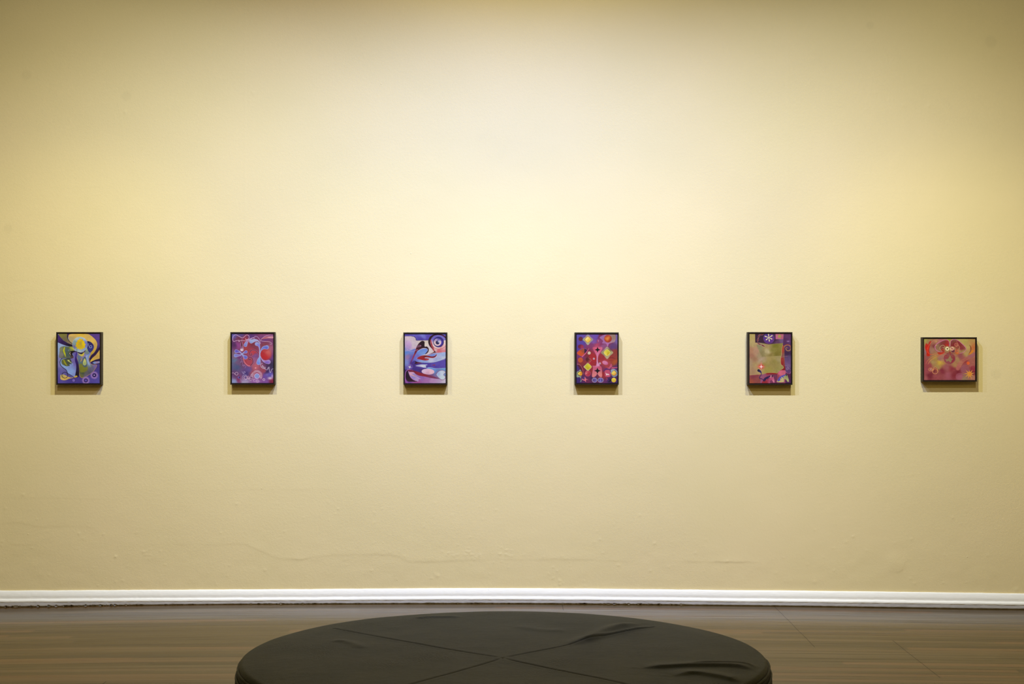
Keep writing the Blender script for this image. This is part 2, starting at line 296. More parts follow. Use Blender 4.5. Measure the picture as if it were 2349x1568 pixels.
    a.fill([(326,955),(420,953),(560,998),(700,1040),(850,1078),(985,1135),(850,1126),(700,1092),(560,1068),(440,1010),(360,985)],[(380,965,(110,30,56)),(600,1040,(136,34,50)),(900,1110,(120,50,90))])
    a.fill([(288,1010),(325,962),(345,1010),(380,1100),(440,1160),(530,1195),(420,1200),(330,1192),(284,1120)],[(310,1060,(34,14,38)),(420,1180,(50,20,40))])
    a.line([(440,955),(380,946),(325,950),(282,1000),(270,1100),(284,1190),(330,1232)],[4,7,8,9,9,9,8],(186,110,190))
    a.line([(340,985),(365,1060),(420,1130),(500,1185)],6,(206,150,206))
    a.fill([(355,1012),(400,992),(460,1003),(505,1058),(560,1110),(600,1140),(560,1148),(552,1190),(505,1180),(400,1100)],[(400,1010,(206,160,196)),(450,1100,(150,136,210)),(540,1150,(176,150,210))])
    a.line([(370,1035),(440,1068),(525,1092)],[8,22,8],(222,166,172),soft=8); a.line([(440,1050),(540,1090),(620,1085)],[6,12,4],(130,120,200),soft=8)
    a.fill([(930,1050),(990,975),(1070,960),(1128,1000),(1085,1050),(1128,1100),(1080,1156),(1010,1140)],[(980,1040,(150,172,222)),(1060,1000,(190,200,226)),(1060,1110,(196,210,228)),(1000,1080,(186,200,226))],edge=(132,64,112),ew=7)
    return a

def art_diamonds():
    a = Art(300, 197, 1165, 1228, seed=11)
    a.bg([(330,230,(88,74,166)),(400,400,(84,64,160)),(330,500,(80,56,150)),(700,240,(104,74,170)),(660,330,(120,80,160)),(800,230,(120,40,80)),(720,210,(96,70,165)),(1140,300,(112,90,160)),(600,450,(128,56,108)),(740,420,(170,62,98)),(860,450,(140,80,130)),(1080,480,(90,60,120)),(820,400,(130,50,100)),
      (350,650,(112,48,108)),(430,680,(120,50,100)),(600,640,(146,36,46)),(500,620,(120,40,50)),(850,700,(148,44,56)),(1110,560,(140,56,46)),(1100,780,(166,80,40)),(1040,700,(150,50,44)),(420,800,(140,50,50)),(450,930,(120,36,56)),(550,1000,(100,36,74)),(330,900,(66,42,118)),(340,1160,(58,38,110)),(650,1150,(56,30,84)),
      (560,1190,(110,40,80)),(900,1200,(96,44,100)),(1140,900,(72,40,110)),(950,860,(168,62,72)),(870,1050,(156,44,50)),(900,960,(120,44,84)),(1130,1190,(64,36,98)),(620,960,(150,50,50)),(480,1180,(80,36,90)),(1000,1190,(60,34,90))])
    a.fill([(640,480),(745,470),(850,480),(800,580),(762,660),(752,780),(800,862),(830,905),(838,1090),(780,1084),(742,1040),(695,1090),(628,1092),(648,905),(640,850),(715,840),(726,700),(700,600)],[(660,500,(190,80,110)),(740,600,(206,106,146)),(740,760,(200,150,196)),(780,900,(190,80,110)),(660,1060,(214,124,130)),(800,1060,(216,126,128)),(700,900,(196,90,120)),(740,850,(210,150,200))])
    a.disc(640,720,88,[(640,700,(162,38,46)),(600,800,(166,40,50))],ry=115,soft=24)
    a.disc(860,730,100,[(840,650,(150,44,54)),(900,800,(166,60,70))],ry=120,rot=-30,soft=30)
    a.line([(755,560),(740,650),(735,760),(760,850)],[30,16,22,50],(206,138,182),soft=12)
    a.fill([(520,780),(640,760),(720,850),(640,860),(560,830)],(158,40,50),soft=14)
    a.blob(745,520,75,65,(220,96,130),.9)
    def star4(x,y,rx,ry,c):
        p=[]
        for k in range(4):
            t=math.pi/2*k; n=t+math.pi/2
            for j in range(8):
                u=j/8; 
                e=((1-u)**1.0, u)
                m=(1-0.40*math.sin(math.pi*u))
                p.append((x+rx*m*(math.cos(t)*(1-u)+math.cos(n)*u), y+ry*m*(math.sin(t)*(1-u)+math.sin(n)*u)))
        a.fill(p,c,smooth=False,soft=4)
    star4(745,524,62,62,(22,16,20)); star4(742,968,72,66,(22,16,20))
    a.line([(742,1030),(720,1075),(695,1092)],5,(60,30,80))
    a.disc(388,295,46,(92,34,52)); a.disc(392,457,62,[(370,450,(104,30,60)),(440,470,(156,50,80))],ry=46)
    a.fill([(306,596),(370,535),(465,500),(480,600),(440,640),(395,660)],[(340,590,(206,82,36)),(450,540,(150,76,52)),(400,630,(196,76,40))])
    a.fill([(465,498),(525,528),(500,575),(466,610)],(52,24,66),smooth=False)
    a.line([(306,592),(380,515),(465,492),(526,525)],5,(176,90,130)); a.line([(560,500),(500,590),(420,670)],[8,16,22],(206,96,146),soft=8)
    a.disc(383,740,53,(188,86,48)); a.disc(567,593,33,(206,190,168),soft=12)
    a.fill([(490,730),(545,672),(612,740),(550,800)],[(520,730,(88,30,36)),(590,740,(150,60,60))]); a.line([(545,690),(612,742),(560,800)],6,(206,110,110))
    for (x,y) in ((667,713),(795,812)): a.disc(x,y,19,(232,206,206),soft=10); a.disc(x,y,9,(60,60,170),soft=6)
    a.disc(906,800,64,[(900,790,(210,128,172)),(930,830,(196,100,150))],ry=40,rot=22)
    a.fill([(1030,820),(1055,860),(1050,890),(1165,890),(1165,905),(1010,930),(930,920),(990,890)],(190,84,118))
    a.fill([(790,262),(900,205),(1000,199),(1110,205),(1130,290),(1090,370),(990,395),(968,450),(945,450),(930,400),(840,385),(860,335)],[(830,270,(150,104,164)),(900,370,(160,100,160)),(1080,240,(150,120,120)),(1060,350,(160,124,140)),(960,420,(176,110,170))])
    a.line([(970,450),(1010,400),(1085,370)],[8,14,5],(120,40,80))
    a.blob(1085,250,35,60,(146,122,104),.8)
    a.disc(965,290,79,[(955,300,(226,142,56)),(965,215,(172,52,40)),(1035,310,(160,56,30)),(900,330,(160,50,40)),(990,355,(150,44,34))],edge=(140,50,60),ew=4)
    a.line([(950,705),(1050,695),(1130,718)],[6,12,4],(100,40,46),soft=8); a.line([(960,725),(1080,722)],5,(190,90,60))
    def dia(x,y,R,ri,co,ci,sq=1.0,rim=None):
        a.fill([(x,y-R),(x+R*.5*1.08,y-R*.48),(x+R,y),(x+R*.5,y+R*.52),(x,y+R*1.05),(x-R*.5,y+R*.5),(x-R,y),(x-R*.5,y-R*.5)],co)
        if rim: a.fill([(x,y-ri-9),(x+ri+9,y),(x,y+ri+9),(x-ri-9,y)],rim)
        a.fill([(x,y-ri),(x+ri*.56,y-ri*.56),(x+ri,y),(x+ri*.56,y+ri*.56),(x,y+ri),(x-ri*.56,y+ri*.56),(x-ri,y),(x-ri*.56,y-ri*.56)],ci)
    dia(540,308,112,58,[(540,220,(150,140,160)),(460,310,(150,150,140)),(540,400,(168,164,140)),(620,320,(150,140,140))],[(520,280,(240,226,150)),(550,320,(226,190,60)),(500,320,(236,216,110))],rim=(206,130,60))
    dia(946,585,128,62,[(946,480,(170,150,140)),(850,590,(150,136,110)),(1050,600,(170,160,120)),(946,690,(180,160,130)),(1000,540,(130,120,70))],[(950,555,(206,200,60)),(975,600,(200,170,40)),(920,600,(232,214,90))],rim=(226,210,110))
    dia(540,884,92,64,[(480,850,(190,176,150)),(600,840,(160,100,90)),(540,960,(180,170,140)),(620,880,(190,120,110))],[(520,870,(186,180,40)),(560,880,(222,210,50)),(540,920,(190,170,40))],rim=(206,196,110))
    a.fill([(302,1000),(340,975),(385,940),(405,990),(430,1030),(400,1090),(395,1130),(405,1180),(380,1210),(392,1150),(370,1105),(302,1100)],(146,158,140))
    a.fill([(318,1030),(350,985),(400,980),(428,1030),(400,1080),(350,1070)],(34,26,50)); a.fill([(324,1028),(360,992),(405,985),(424,1030),(400,1072),(355,1062)],[(350,1020,(238,222,100)),(410,1000,(206,130,30)),(410,1050,(226,150,40))])
    a.line([(315,825),(375,850),(425,930),(448,1040)],[10,7,7,5],(196,126,126)); a.fill([(320,840),(380,860),(425,950),(430,1000),(370,930)],(90,26,52))
    a.disc(537,1026,58,[(510,1010,(206,100,110)),(560,1030,(160,40,56)),(540,1070,(176,50,76))],edge=(200,84,120),ew=6); a.disc(502,1028,7,(240,200,210))
    a.fill([(905,960),(1010,955),(1020,1040),(1000,1095),(910,1090),(895,1020)],(190,78,112),soft=10); a.line([(870,980),(930,930),(1000,945)],[10,30,14],(80,40,110),soft=8)
    a.fill([(906,1012),(925,1016),(940,1035),(968,1032),(985,1045),(998,1048),(978,1055),(978,1066),(962,1048),(946,1052),(945,1072),(936,1060),(926,1058),(926,1030)],(240,232,240),smooth=False)
    a.fill([(1020,960),(1095,930),(1165,985),(1165,1060),(1095,1100),(1040,1060)],[(1060,960,(150,160,180)),(1140,1000,(120,140,170)),(1090,1080,(140,160,180))]); a.line([(1020,990),(1010,940),(1040,900)],14,(70,40,110))
    a.fill([(1036,1020),(1095,958),(1150,1010),(1140,1050),(1095,1078),(1050,1058)],(90,60,60)); a.fill([(1040,1020),(1092,964),(1142,1012),(1134,1048),(1094,1070),(1054,1052)],[(1080,1000,(240,222,110)),(1110,1040,(216,140,60)),(1060,1040,(226,180,70))])
    a.disc(1088,1165,50,[(1088,1150,(240,224,80)),(1110,1190,(210,170,50)),(1060,1180,(214,190,70))],soft=8)
    a.disc(985,1170,38,(32,18,46)); a.disc(966,1160,34,(66,34,98)); a.disc(1018,1170,20,(32,18,46))
    a.ring(925,1145,24,8,(206,90,120),a0=-70,a1=70)
    a.fill([(412,1138),(440,1142),(465,1155),(475,1092),(495,1128),(510,1140),(548,1160),(505,1160),(498,1205),(470,1180),(430,1165)],(222,112,130)); a.blob(452,1120,12,22,(60,70,150),.9)
    for (x,rx,bars) in ((680,52,((-28,12),(-6,16),(20,10))),(808,60,((-32,14),(28,16)))):
        a.disc(x,1166,rx,(112,108,192),ry=50,edge=(196,166,150),ew=5)
        for (o,w) in bars: a.line([(x+o,1150),(x+o,1190)],w,(72,48,96),soft=6)
        a.line([(x-35,1150),(x+20,1150)],7,(92,62,110)); a.line([(x-28,1185),(x-10,1195)],5,(206,110,120))
    a.blob(757,335,14,22,(206,140,180),.9); a.blob(742,340,10,20,(170,40,60),.9)
    return a

def art_horses():
    a = Art(315, 188, 1190, 1230, seed=14)
    a.bg([(360,260,(176,156,92)),(380,400,(178,156,104)),(380,540,(170,122,92)),(360,650,(158,110,88)),(450,560,(176,136,110)),(340,800,(164,138,110)),(440,720,(160,118,90)),(450,830,(168,142,96)),(400,960,(166,132,100)),(520,950,(176,150,98)),(550,640,(160,142,108)),(600,760,(168,148,112)),(640,820,(150,134,70)),(740,740,(160,140,84)),(820,860,(150,132,76)),(900,940,(150,138,78)),(930,740,(158,142,98)),(700,960,(156,142,70)),(850,780,(146,132,70)),(560,720,(176,152,130))])
    a.fill([(466,430),(520,385),(560,380),(800,405),(1022,385),(990,520),(982,648),(800,658),(580,668),(545,610)],[(500,460,(140,134,98)),(680,450,(160,138,90)),(860,430,(118,112,38)),(980,450,(136,126,60)),(710,560,(184,168,128)),(600,600,(140,126,84)),(900,600,(120,108,44)),(760,620,(136,118,62)),(820,520,(136,126,60))],smooth=False,soft=10)
    a.line([(545,610),(580,668),(800,658),(982,648)],4,(120,116,60),alpha=.6)
    a.fill([(434,188),(1042,188),(1024,384),(850,396),(720,410),(560,378),(437,372)],[(460,250,(58,28,52)),(560,330,(56,28,52)),(850,320,(62,32,64)),(980,330,(110,84,126)),(920,380,(96,60,90)),(700,390,(66,36,60))],smooth=False)
    a.disc(725,280,114,[(680,230,(82,52,134)),(725,360,(90,48,128)),(800,280,(96,52,128))],edge=(116,64,140),ew=5)
    for k in range(6):
        t=math.radians(-97+60*k); a.line([(725+14*math.cos(t),268+14*math.sin(t)),(725+(84 if k%2 else 68)*math.cos(t),268+72*math.sin(t))],[8,22],(238,228,170))
    a.disc(722,268,14,(220,206,150))
    a.fill([(866,188),(1036,188),(1030,300),(868,300)],[(900,250,(186,98,132)),(1000,240,(176,96,118))],smooth=False); a.star(948,240,5,50,26,(164,152,74),soft=8,smooth=True)
    for (x,y,l,t) in ((578,198,34,-20),(513,240,34,-70),(493,318,32,-80),(518,400,42,25),(600,437,42,28)):
        c,s_=math.cos(math.radians(t)),math.sin(math.radians(t))
        p=[(x-l*c,y-l*s_),(x,y),(x+l*c,y+l*s_)]
        a.line(p,[14,36,20],(196,160,160),soft=10,alpha=.85); a.line(p,[6,24,8],(104,24,34),soft=5)
    a.fill([(1042,188),(1195,188),(1195,1235),(1060,1235),(1062,900),(1050,500),(1020,420)],[(1110,250,(94,50,96)),(1080,340,(80,40,84)),(1170,400,(86,50,100)),(1120,600,(60,34,68)),(1140,720,(92,68,112)),(1130,850,(116,88,130)),(1160,800,(104,72,120)),(1120,1080,(80,34,72)),(1160,1190,(78,32,84)),(1170,980,(92,60,110))],smooth=False)
    a.blob(1133,345,22,9,(226,200,236),1); a.blob(1133,345,40,25,(120,80,140),.5)
    a.line([(1035,600),(1032,500),(1062,445),(1125,420),(1180,450),(1192,500),(1160,540),(1110,540),(1082,500),(1105,478),(1128,495)],[30,28,26,24,24,22,22,22,20,14,8],(156,112,86),soft=8)
    a.line([(1028,600),(1024,500),(1055,435),(1120,412),(1175,430),(1192,470)],[14,10,10,10,8,6],(150,52,46),soft=8)
    a.fill([(1020,420),(1050,500),(1052,620),(1056,760),(1066,962),(965,965),(1000,930),(1036,905),(1022,868),(982,830),(974,720),(992,640),(1000,500)],[(1015,520,(160,64,50)),(1010,700,(156,46,40)),(1045,650,(130,90,80)),(1010,800,(146,28,30)),(1040,930,(130,24,32)),(1045,800,(130,70,66))])
    a.line([(1020,425),(1000,500),(992,640),(974,720),(982,830),(1022,868),(1036,905),(1005,932),(975,950)],6,(200,168,110))
    a.line([(985,690),(1050,664),(1138,658)],5,(176,112,136)); a.star(1140,658,4,22,5,(70,90,110))
    a.line([(1064,852),(1110,866),(1150,920),(1190,950)],6,(150,120,160)); a.ring(1118,925,24,6,(150,124,160)); a.ring(1112,935,12,5,(150,124,160))
    a.line([(1195,960),(1182,1010),(1140,1030),(1098,1005),(1066,965)],7,(186,104,150))
    a.fill([(315,1060),(450,1050),(600,1040),(680,1015),(780,1008),(900,1020),(975,962),(1072,960),(1080,1235),(315,1235)],[(340,1200,(158,78,58)),(420,1080,(130,56,70)),(500,1160,(140,70,66)),(700,1025,(142,30,32)),(850,1030,(140,32,34)),(620,1070,(150,84,112)),(900,1200,(100,40,80)),(1000,1000,(196,86,112)),(780,1150,(112,48,84))],smooth=False)
    a.line([(315,1062),(450,1052),(600,1040),(680,1015),(780,1008),(900,1020)],4,(200,150,100))
    a.fill([(550,1048),(905,1044),(905,1235),(545,1235)],[(600,1100,(144,80,112)),(700,1070,(146,62,92)),(870,1090,(110,50,84)),(860,1200,(112,46,84)),(590,1200,(150,80,120))],smooth=False,soft=4)
    a.fill([(960,968),(1030,958),(1072,970),(1070,1044),(925,1046)],(200,88,116))
    a.fill([(905,962),(1070,962),(1070,1232),(903,1232)],(196,130,150),alpha=.22,smooth=False,edge=(210,170,170),ew=3)
    a.fill([(1072,1030),(1195,1030),(1195,1235),(1072,1235)],[(1150,1060,(84,34,70)),(1150,1200,(78,34,84))],smooth=False)
    a.blob(562,880,58,48,(222,60,60),.95); a.star(563,882,4,(112,86,70,84),16,(236,110,110),soft=12); a.star(563,884,4,(48,38,46,38),15,(246,222,222),soft=6)
    a.line([(566,920),(568,1040)],4,(190,130,120))
    a.line([(566,1050),(562,1010),(542,985),(508,960)],[10,22,52,70],(214,190,140),soft=14,alpha=.6)
    a.line([(566,1060),(562,1010),(542,985),(508,962)],[10,18,42,58],[(505,960,(34,28,52)),(545,990,(44,32,96))])
    a.line([(566,1052),(532,1095),(532,1130),(580,1142),(622,1178)],[10,14,16,16,10],(50,34,86))
    a.fill([(580,1230),(600,1180),(660,1120),(720,1085),(785,1062),(822,1105),(846,1200),(825,1218),(780,1160),(748,1190),(738,1230)],[(640,1200,(150,38,50)),(700,1150,(160,60,90)),(790,1110,(200,104,140)),(825,1190,(210,120,150)),(780,1150,(170,70,110))])
    a.fill([(600,1175),(640,1115),(720,1080),(762,1072),(752,1100),(720,1110),(740,1130),(700,1130),(715,1165),(680,1140),(640,1190)],(46,26,76)); a.fill([(755,1110),(765,1070),(778,1062),(780,1095)],(206,150,160)); a.fill([(785,1062),(806,1075),(800,1110),(785,1100)],(34,20,44))
    a.fill([(905,1206),(905,1170),(960,1100),(1040,1060),(1095,1040),(1130,1100),(1150,1190),(1122,1200),(1085,1152),(1048,1150),(1040,1206)],[(950,1200,(196,186,110)),(1000,1150,(196,176,130)),(1110,1110,(150,150,100)),(1130,1180,(176,176,120))])
    a.fill([(908,1180),(940,1110),(1000,1070),(1070,1048),(1062,1080),(1030,1085),(1045,1125),(1010,1105),(985,1100),(995,1135),(960,1130),(968,1165),(930,1192)],(86,78,172)); a.fill([(1075,1050),(1090,1035),(1105,1060),(1098,1085)],(44,50,80))
    return a

def art_red_face():
    a = Art(240, 263, 1388, 1188, seed=17)
    a.bg([(270,285,(160,152,76)),(330,300,(160,128,78)),(440,350,(150,96,78)),(500,310,(176,124,92)),(600,280,(172,100,104)),(800,272,(160,140,58)),(700,275,(170,120,90)),(1150,290,(176,158,84)),(1060,300,(186,160,96)),(1350,290,(178,140,80)),(1230,430,(182,156,92)),(1340,450,(190,108,60)),(1200,600,(178,150,90)),(430,500,(156,112,90)),(470,440,(128,60,60)),(260,560,(140,100,104)),(300,680,(146,80,78)),(280,800,(150,66,70)),(480,700,(168,136,70)),(600,800,(196,160,62)),(430,800,(164,136,84)),(620,700,(160,108,100)),(560,900,(166,136,80)),
      (1000,720,(168,130,86)),(920,840,(168,124,80)),(1060,650,(146,74,80)),(1250,640,(156,104,98)),(280,950,(148,66,74)),(380,1090,(112,34,48)),(540,1140,(148,70,74)),(640,990,(128,44,58)),(760,900,(156,86,90)),(780,1080,(158,82,96)),(930,1080,(128,42,52)),(880,930,(140,52,62)),(1040,1120,(160,90,104)),(1160,740,(150,52,62)),(1120,930,(150,80,92)),(1340,780,(168,96,84)),(1340,1000,(126,40,52)),(1350,1160,(170,112,92)),(1140,1150,(148,118,90)),(260,1170,(156,84,84)),(360,860,(150,64,70)),(1010,1010,(120,36,50))])
    a.fill([(285,365),(330,385),(350,345),(395,305),(375,420),(352,520),(372,640),(300,642),(292,560),(262,460)],[(310,450,(196,36,26)),(350,560,(188,34,20)),(340,380,(180,50,36))],soft=14)
    a.line([(380,300),(360,420),(372,630)],5,(110,50,90),alpha=.5)
    a.fill([(800,450),(806,345),(780,300),(720,285),(640,312),(545,362),(488,430),(500,500),(560,540),(640,556),(700,540),(735,450)],[(700,330,(122,60,56)),(770,330,(150,50,44)),(760,420,(186,44,30)),(640,400,(120,62,58)),(560,420,(140,106,80)),(560,500,(150,116,84)),(640,500,(134,60,52)),(700,400,(136,44,44))])
    a.fill([(830,440),(836,330),(862,290),(920,274),(1000,300),(1080,362),(1160,440),(1180,500),(1130,560),(1060,584),(1000,570),(940,520),(880,450)],[(860,340,(124,60,54)),(900,400,(130,36,42)),(960,460,(150,80,60)),(1040,400,(132,44,48)),(1090,470,(134,48,54)),(1130,530,(160,130,86)),(1040,540,(160,126,84)),(900,300,(130,80,66))])
    P=(196,112,152)
    a.line([(800,450),(806,345),(780,298),(720,286),(640,312),(545,362),(488,430),(502,500),(570,545),(650,556)],[7,9,10,11,13,15,16,13,10,6],P); a.line([(803,440),(806,360)],7,(140,60,150))
    a.line([(830,440),(836,330),(862,290),(920,274),(1000,300),(1080,362),(1160,440),(1180,500),(1130,560),(1060,586),(1000,575)],[6,12,14,14,11,10,12,10,9,10,6],P)
    Y=(196,160,112)
    a.line([(640,540),(600,500),(592,460),(622,420),(670,404),(702,430),(682,462),(654,446)],[8,9,9,10,11,10,9,6],(190,160,116))
    a.ring(966,396,42,9,(200,124,98),ry=36); a.ring(972,402,20,8,(200,124,98))
    a.line([(970,320),(995,360),(1000,400)],7,(190,110,90)); a.line([(1005,395),(1036,450),(1024,510),(1050,540)],[8,12,20,8],(176,130,92),soft=8)
    a.disc(752,490,70,(156,124,84),soft=20,alpha=.8); a.disc(762,484,46,(228,212,162),soft=10); a.disc(762,486,14,(70,36,30),soft=10); a.line([(762,484),(802,462)],5,(50,24,26))
    a.disc(880,500,68,(170,140,96),soft=14,alpha=.8); a.disc(890,530,40,(110,50,66),soft=14); a.disc(868,482,44,(232,182,150),soft=8); a.ring(870,484,24,7,(190,84,60)); a.disc(872,486,10,(60,26,26)); a.line([(838,450),(868,482)],6,(40,20,36))
    a.line([(700,570),(760,586),(812,560),(822,530)],[6,9,10,8],(126,46,44)); a.line([(812,540),(840,572),(890,588),(940,580)],[8,9,8,6],(126,46,44))
    a.line([(818,540),(815,600)],12,(170,60,50))
    a.fill([(540,570),(640,562),(690,560),(640,605),(570,610)],(176,48,30),soft=14)
    O=(212,104,66)
    a.line([(330,835),(370,765),(440,710),(520,662),(620,612),(680,585),(694,545),(680,508),(650,502),(636,528),(658,545)],[4,7,8,8,9,11,13,13,11,9,7],[(330,830,(220,160,90)),(480,690,(216,130,70)),(660,540,(196,60,40)),(600,620,(220,90,60))])
    a.line([(278,825),(320,750),(400,680),(480,640),(560,600)],[3,6,7,7,5],(212,128,78)); a.line([(480,285),(400,350),(335,440),(318,520),(345,592),(430,612),(545,582)],[5,8,9,9,10,9,6],[(330,560,(226,80,46)),(440,320,(206,120,84)),(500,600,(216,120,90))])
    a.blob(985,585,38,26,(200,110,30),.9)
    a.line([(1050,590),(1002,585),(948,558),(955,520),(990,512),(1016,540),(1002,568),(978,562),(980,545)],[5,6,10,14,14,13,10,8,6],[(950,540,(206,80,50)),(1000,530,(216,116,76))])
    a.disc(812,705,128,[(760,640,(140,66,76)),(700,700,(136,56,76)),(830,800,(140,60,76)),(900,720,(130,40,64)),(812,700,(130,96,80))],ry=118,soft=10,alpha=.85,edge=(140,60,76),ew=6)
    a.fill([(715,720),(780,715),(815,600),(850,700),(905,715),(860,745),(845,800),(790,755),(745,775),(738,745)],[(750,740,(146,120,84)),(820,650,(150,126,90)),(860,730,(140,116,80))],soft=8)
    a.line([(822,560),(812,640),(765,690),(712,680),(702,645),(735,632),(756,660),(738,678)],[10,12,16,16,14,12,10,6],(150,52,52)); a.line([(828,560),(845,650),(885,688),(915,665),(900,635),(872,640),(880,662)],[10,12,16,14,12,10,6],(150,52,52))
    a.line([(905,700),(880,770),(840,800)],[20,26,8],(150,40,60),soft=8)
    a.line([(1258,398),(1290,450),(1288,530),(1235,615)],[4,18,16,4],(124,44,34),soft=8); a.line([(1280,390),(1310,460),(1295,540),(1238,618)],[3,5,5,4],(196,146,84)); a.fill([(1350,520),(1320,580),(1240,622),(1290,560),(1315,520)],(214,124,28),soft=20)
    a.line([(1395,590),(1290,660),(1160,720),(1060,800),(1000,925)],[70,60,70,84,94],[(1340,620,(164,96,104)),(1150,730,(170,96,86)),(1010,900,(176,96,90)),(1060,800,(178,110,92))],soft=18,alpha=.9)
    a.line([(1385,640),(1340,690),(1220,730),(1130,790),(1050,900)],5,(200,130,90),alpha=.8)
    a.disc(1290,800,90,(160,90,80),soft=50,alpha=.4); a.disc(1232,808,35,(222,96,44),soft=12)
    a.disc(1160,945,94,(150,84,96),ry=90,soft=14,alpha=.6,edge=(176,104,104),ew=5); a.disc(1335,925,60,(150,50,66),ry=66,soft=14,alpha=.6,edge=(186,110,110),ew=5)
    a.disc(1030,1110,80,(164,88,108),soft=14,alpha=.6); a.line([(1080,1040),(1150,1070),(1200,1080)],5,(176,120,130))
    a.star(1262,1052,9,(92,118,124,100,130,112,126,130,120),46,[(1262,1052,(222,134,44)),(1200,1090,(206,150,70)),(1340,1060,(206,160,80)),(1262,960,(206,150,80))],rot=-4,soft=6)
    K=(222,150,98)
    a.disc(495,960,58,(104,30,44),soft=20,alpha=.6)
    a.ring(386,950,44,8,K,ry=36); a.ring(392,950,20,6,(206,150,120),ry=16); a.ring(492,950,48,8,K,ry=50,a0=150,a1=400); a.ring(488,990,62,9,K,ry=58); a.line([(470,955),(500,945),(510,975),(488,965)],6,(190,90,70)); a.line([(440,985),(470,935),(520,940),(545,1000)],7,K); a.line([(490,1010),(535,980)],7,(190,100,80))
    a.blob(390,945,14,12,(200,180,190),.7)
    for (x,y) in ((512,322),(515,410)): a.blob(x,y,12,12,(212,170,90),.8)
    return a

# ---------------------------------------------------------------- scene basics
sc = bpy.context.scene
COL = sc.collection
F = 3650.0            # focal length in pixels of the 2349 x 1568 frame
D = 9.65              # camera to wall
H = 1.578             # camera height
CX, CY = 1174.5, 784.0

def at_wall(px, py, out=0.0):
    d = D-out
    return (px-CX)*d/F, H-(py-CY)*d/F

def link(o, parent=None):
    COL.objects.link(o)
    if parent: o.parent = parent
    return o

def mesh_obj(name, verts, faces, mat, parent=None, smooth=True):
    me = bpy.data.meshes.new(name)
    me.from_pydata([tuple(v) for v in verts], [], [tuple(f) for f in faces])
    me.update()
    if smooth: me.polygons.foreach_set('use_smooth', [True]*len(me.polygons))
    o = bpy.data.objects.new(name, me)
    if mat: me.materials.append(mat)
    return link(o, parent)

def grid_obj(name, P, mat, parent=None, closed_u=False, smooth=True, flip=False):
    """P: array (rows, cols, 3) -> one mesh"""
    P = np.asarray(P, dtype=np.float32)
    R, C = P.shape[:2]
    idx = np.arange(R*C).reshape(R, C)
    if closed_u: idx = np.hstack([idx, idx[:, :1]])
    a = idx[:-1, :-1].ravel(); b = idx[:-1, 1:].ravel(); c = idx[1:, 1:].ravel(); d = idx[1:, :-1].ravel()
    q = np.stack([a, b, c, d] if not flip else [a, d, c, b], 1).astype(np.int32)
    me = bpy.data.meshes.new(name)
    me.vertices.add(R*C); me.vertices.foreach_set('co', P.reshape(-1))
    n = len(q)
    me.loops.add(n*4); me.loops.foreach_set('vertex_index', q.ravel())
    me.polygons.add(n)
    me.polygons.foreach_set('loop_start', np.arange(0, n*4, 4, dtype=np.int32))
    me.polygons.foreach_set('loop_total', np.full(n, 4, dtype=np.int32))
    me.polygons.foreach_set('use_smooth', np.full(n, smooth))
    me.update(); me.validate()
    o = bpy.data.objects.new(name, me)
    if mat: me.materials.append(mat)
    return link(o, parent)

def tag(o, label=None, category=None, group=None, kind=None):
    if label: o['label'] = label
    if category: o['category'] = category
    if group: o['group'] = group
    if kind: o['kind'] = kind
    return o

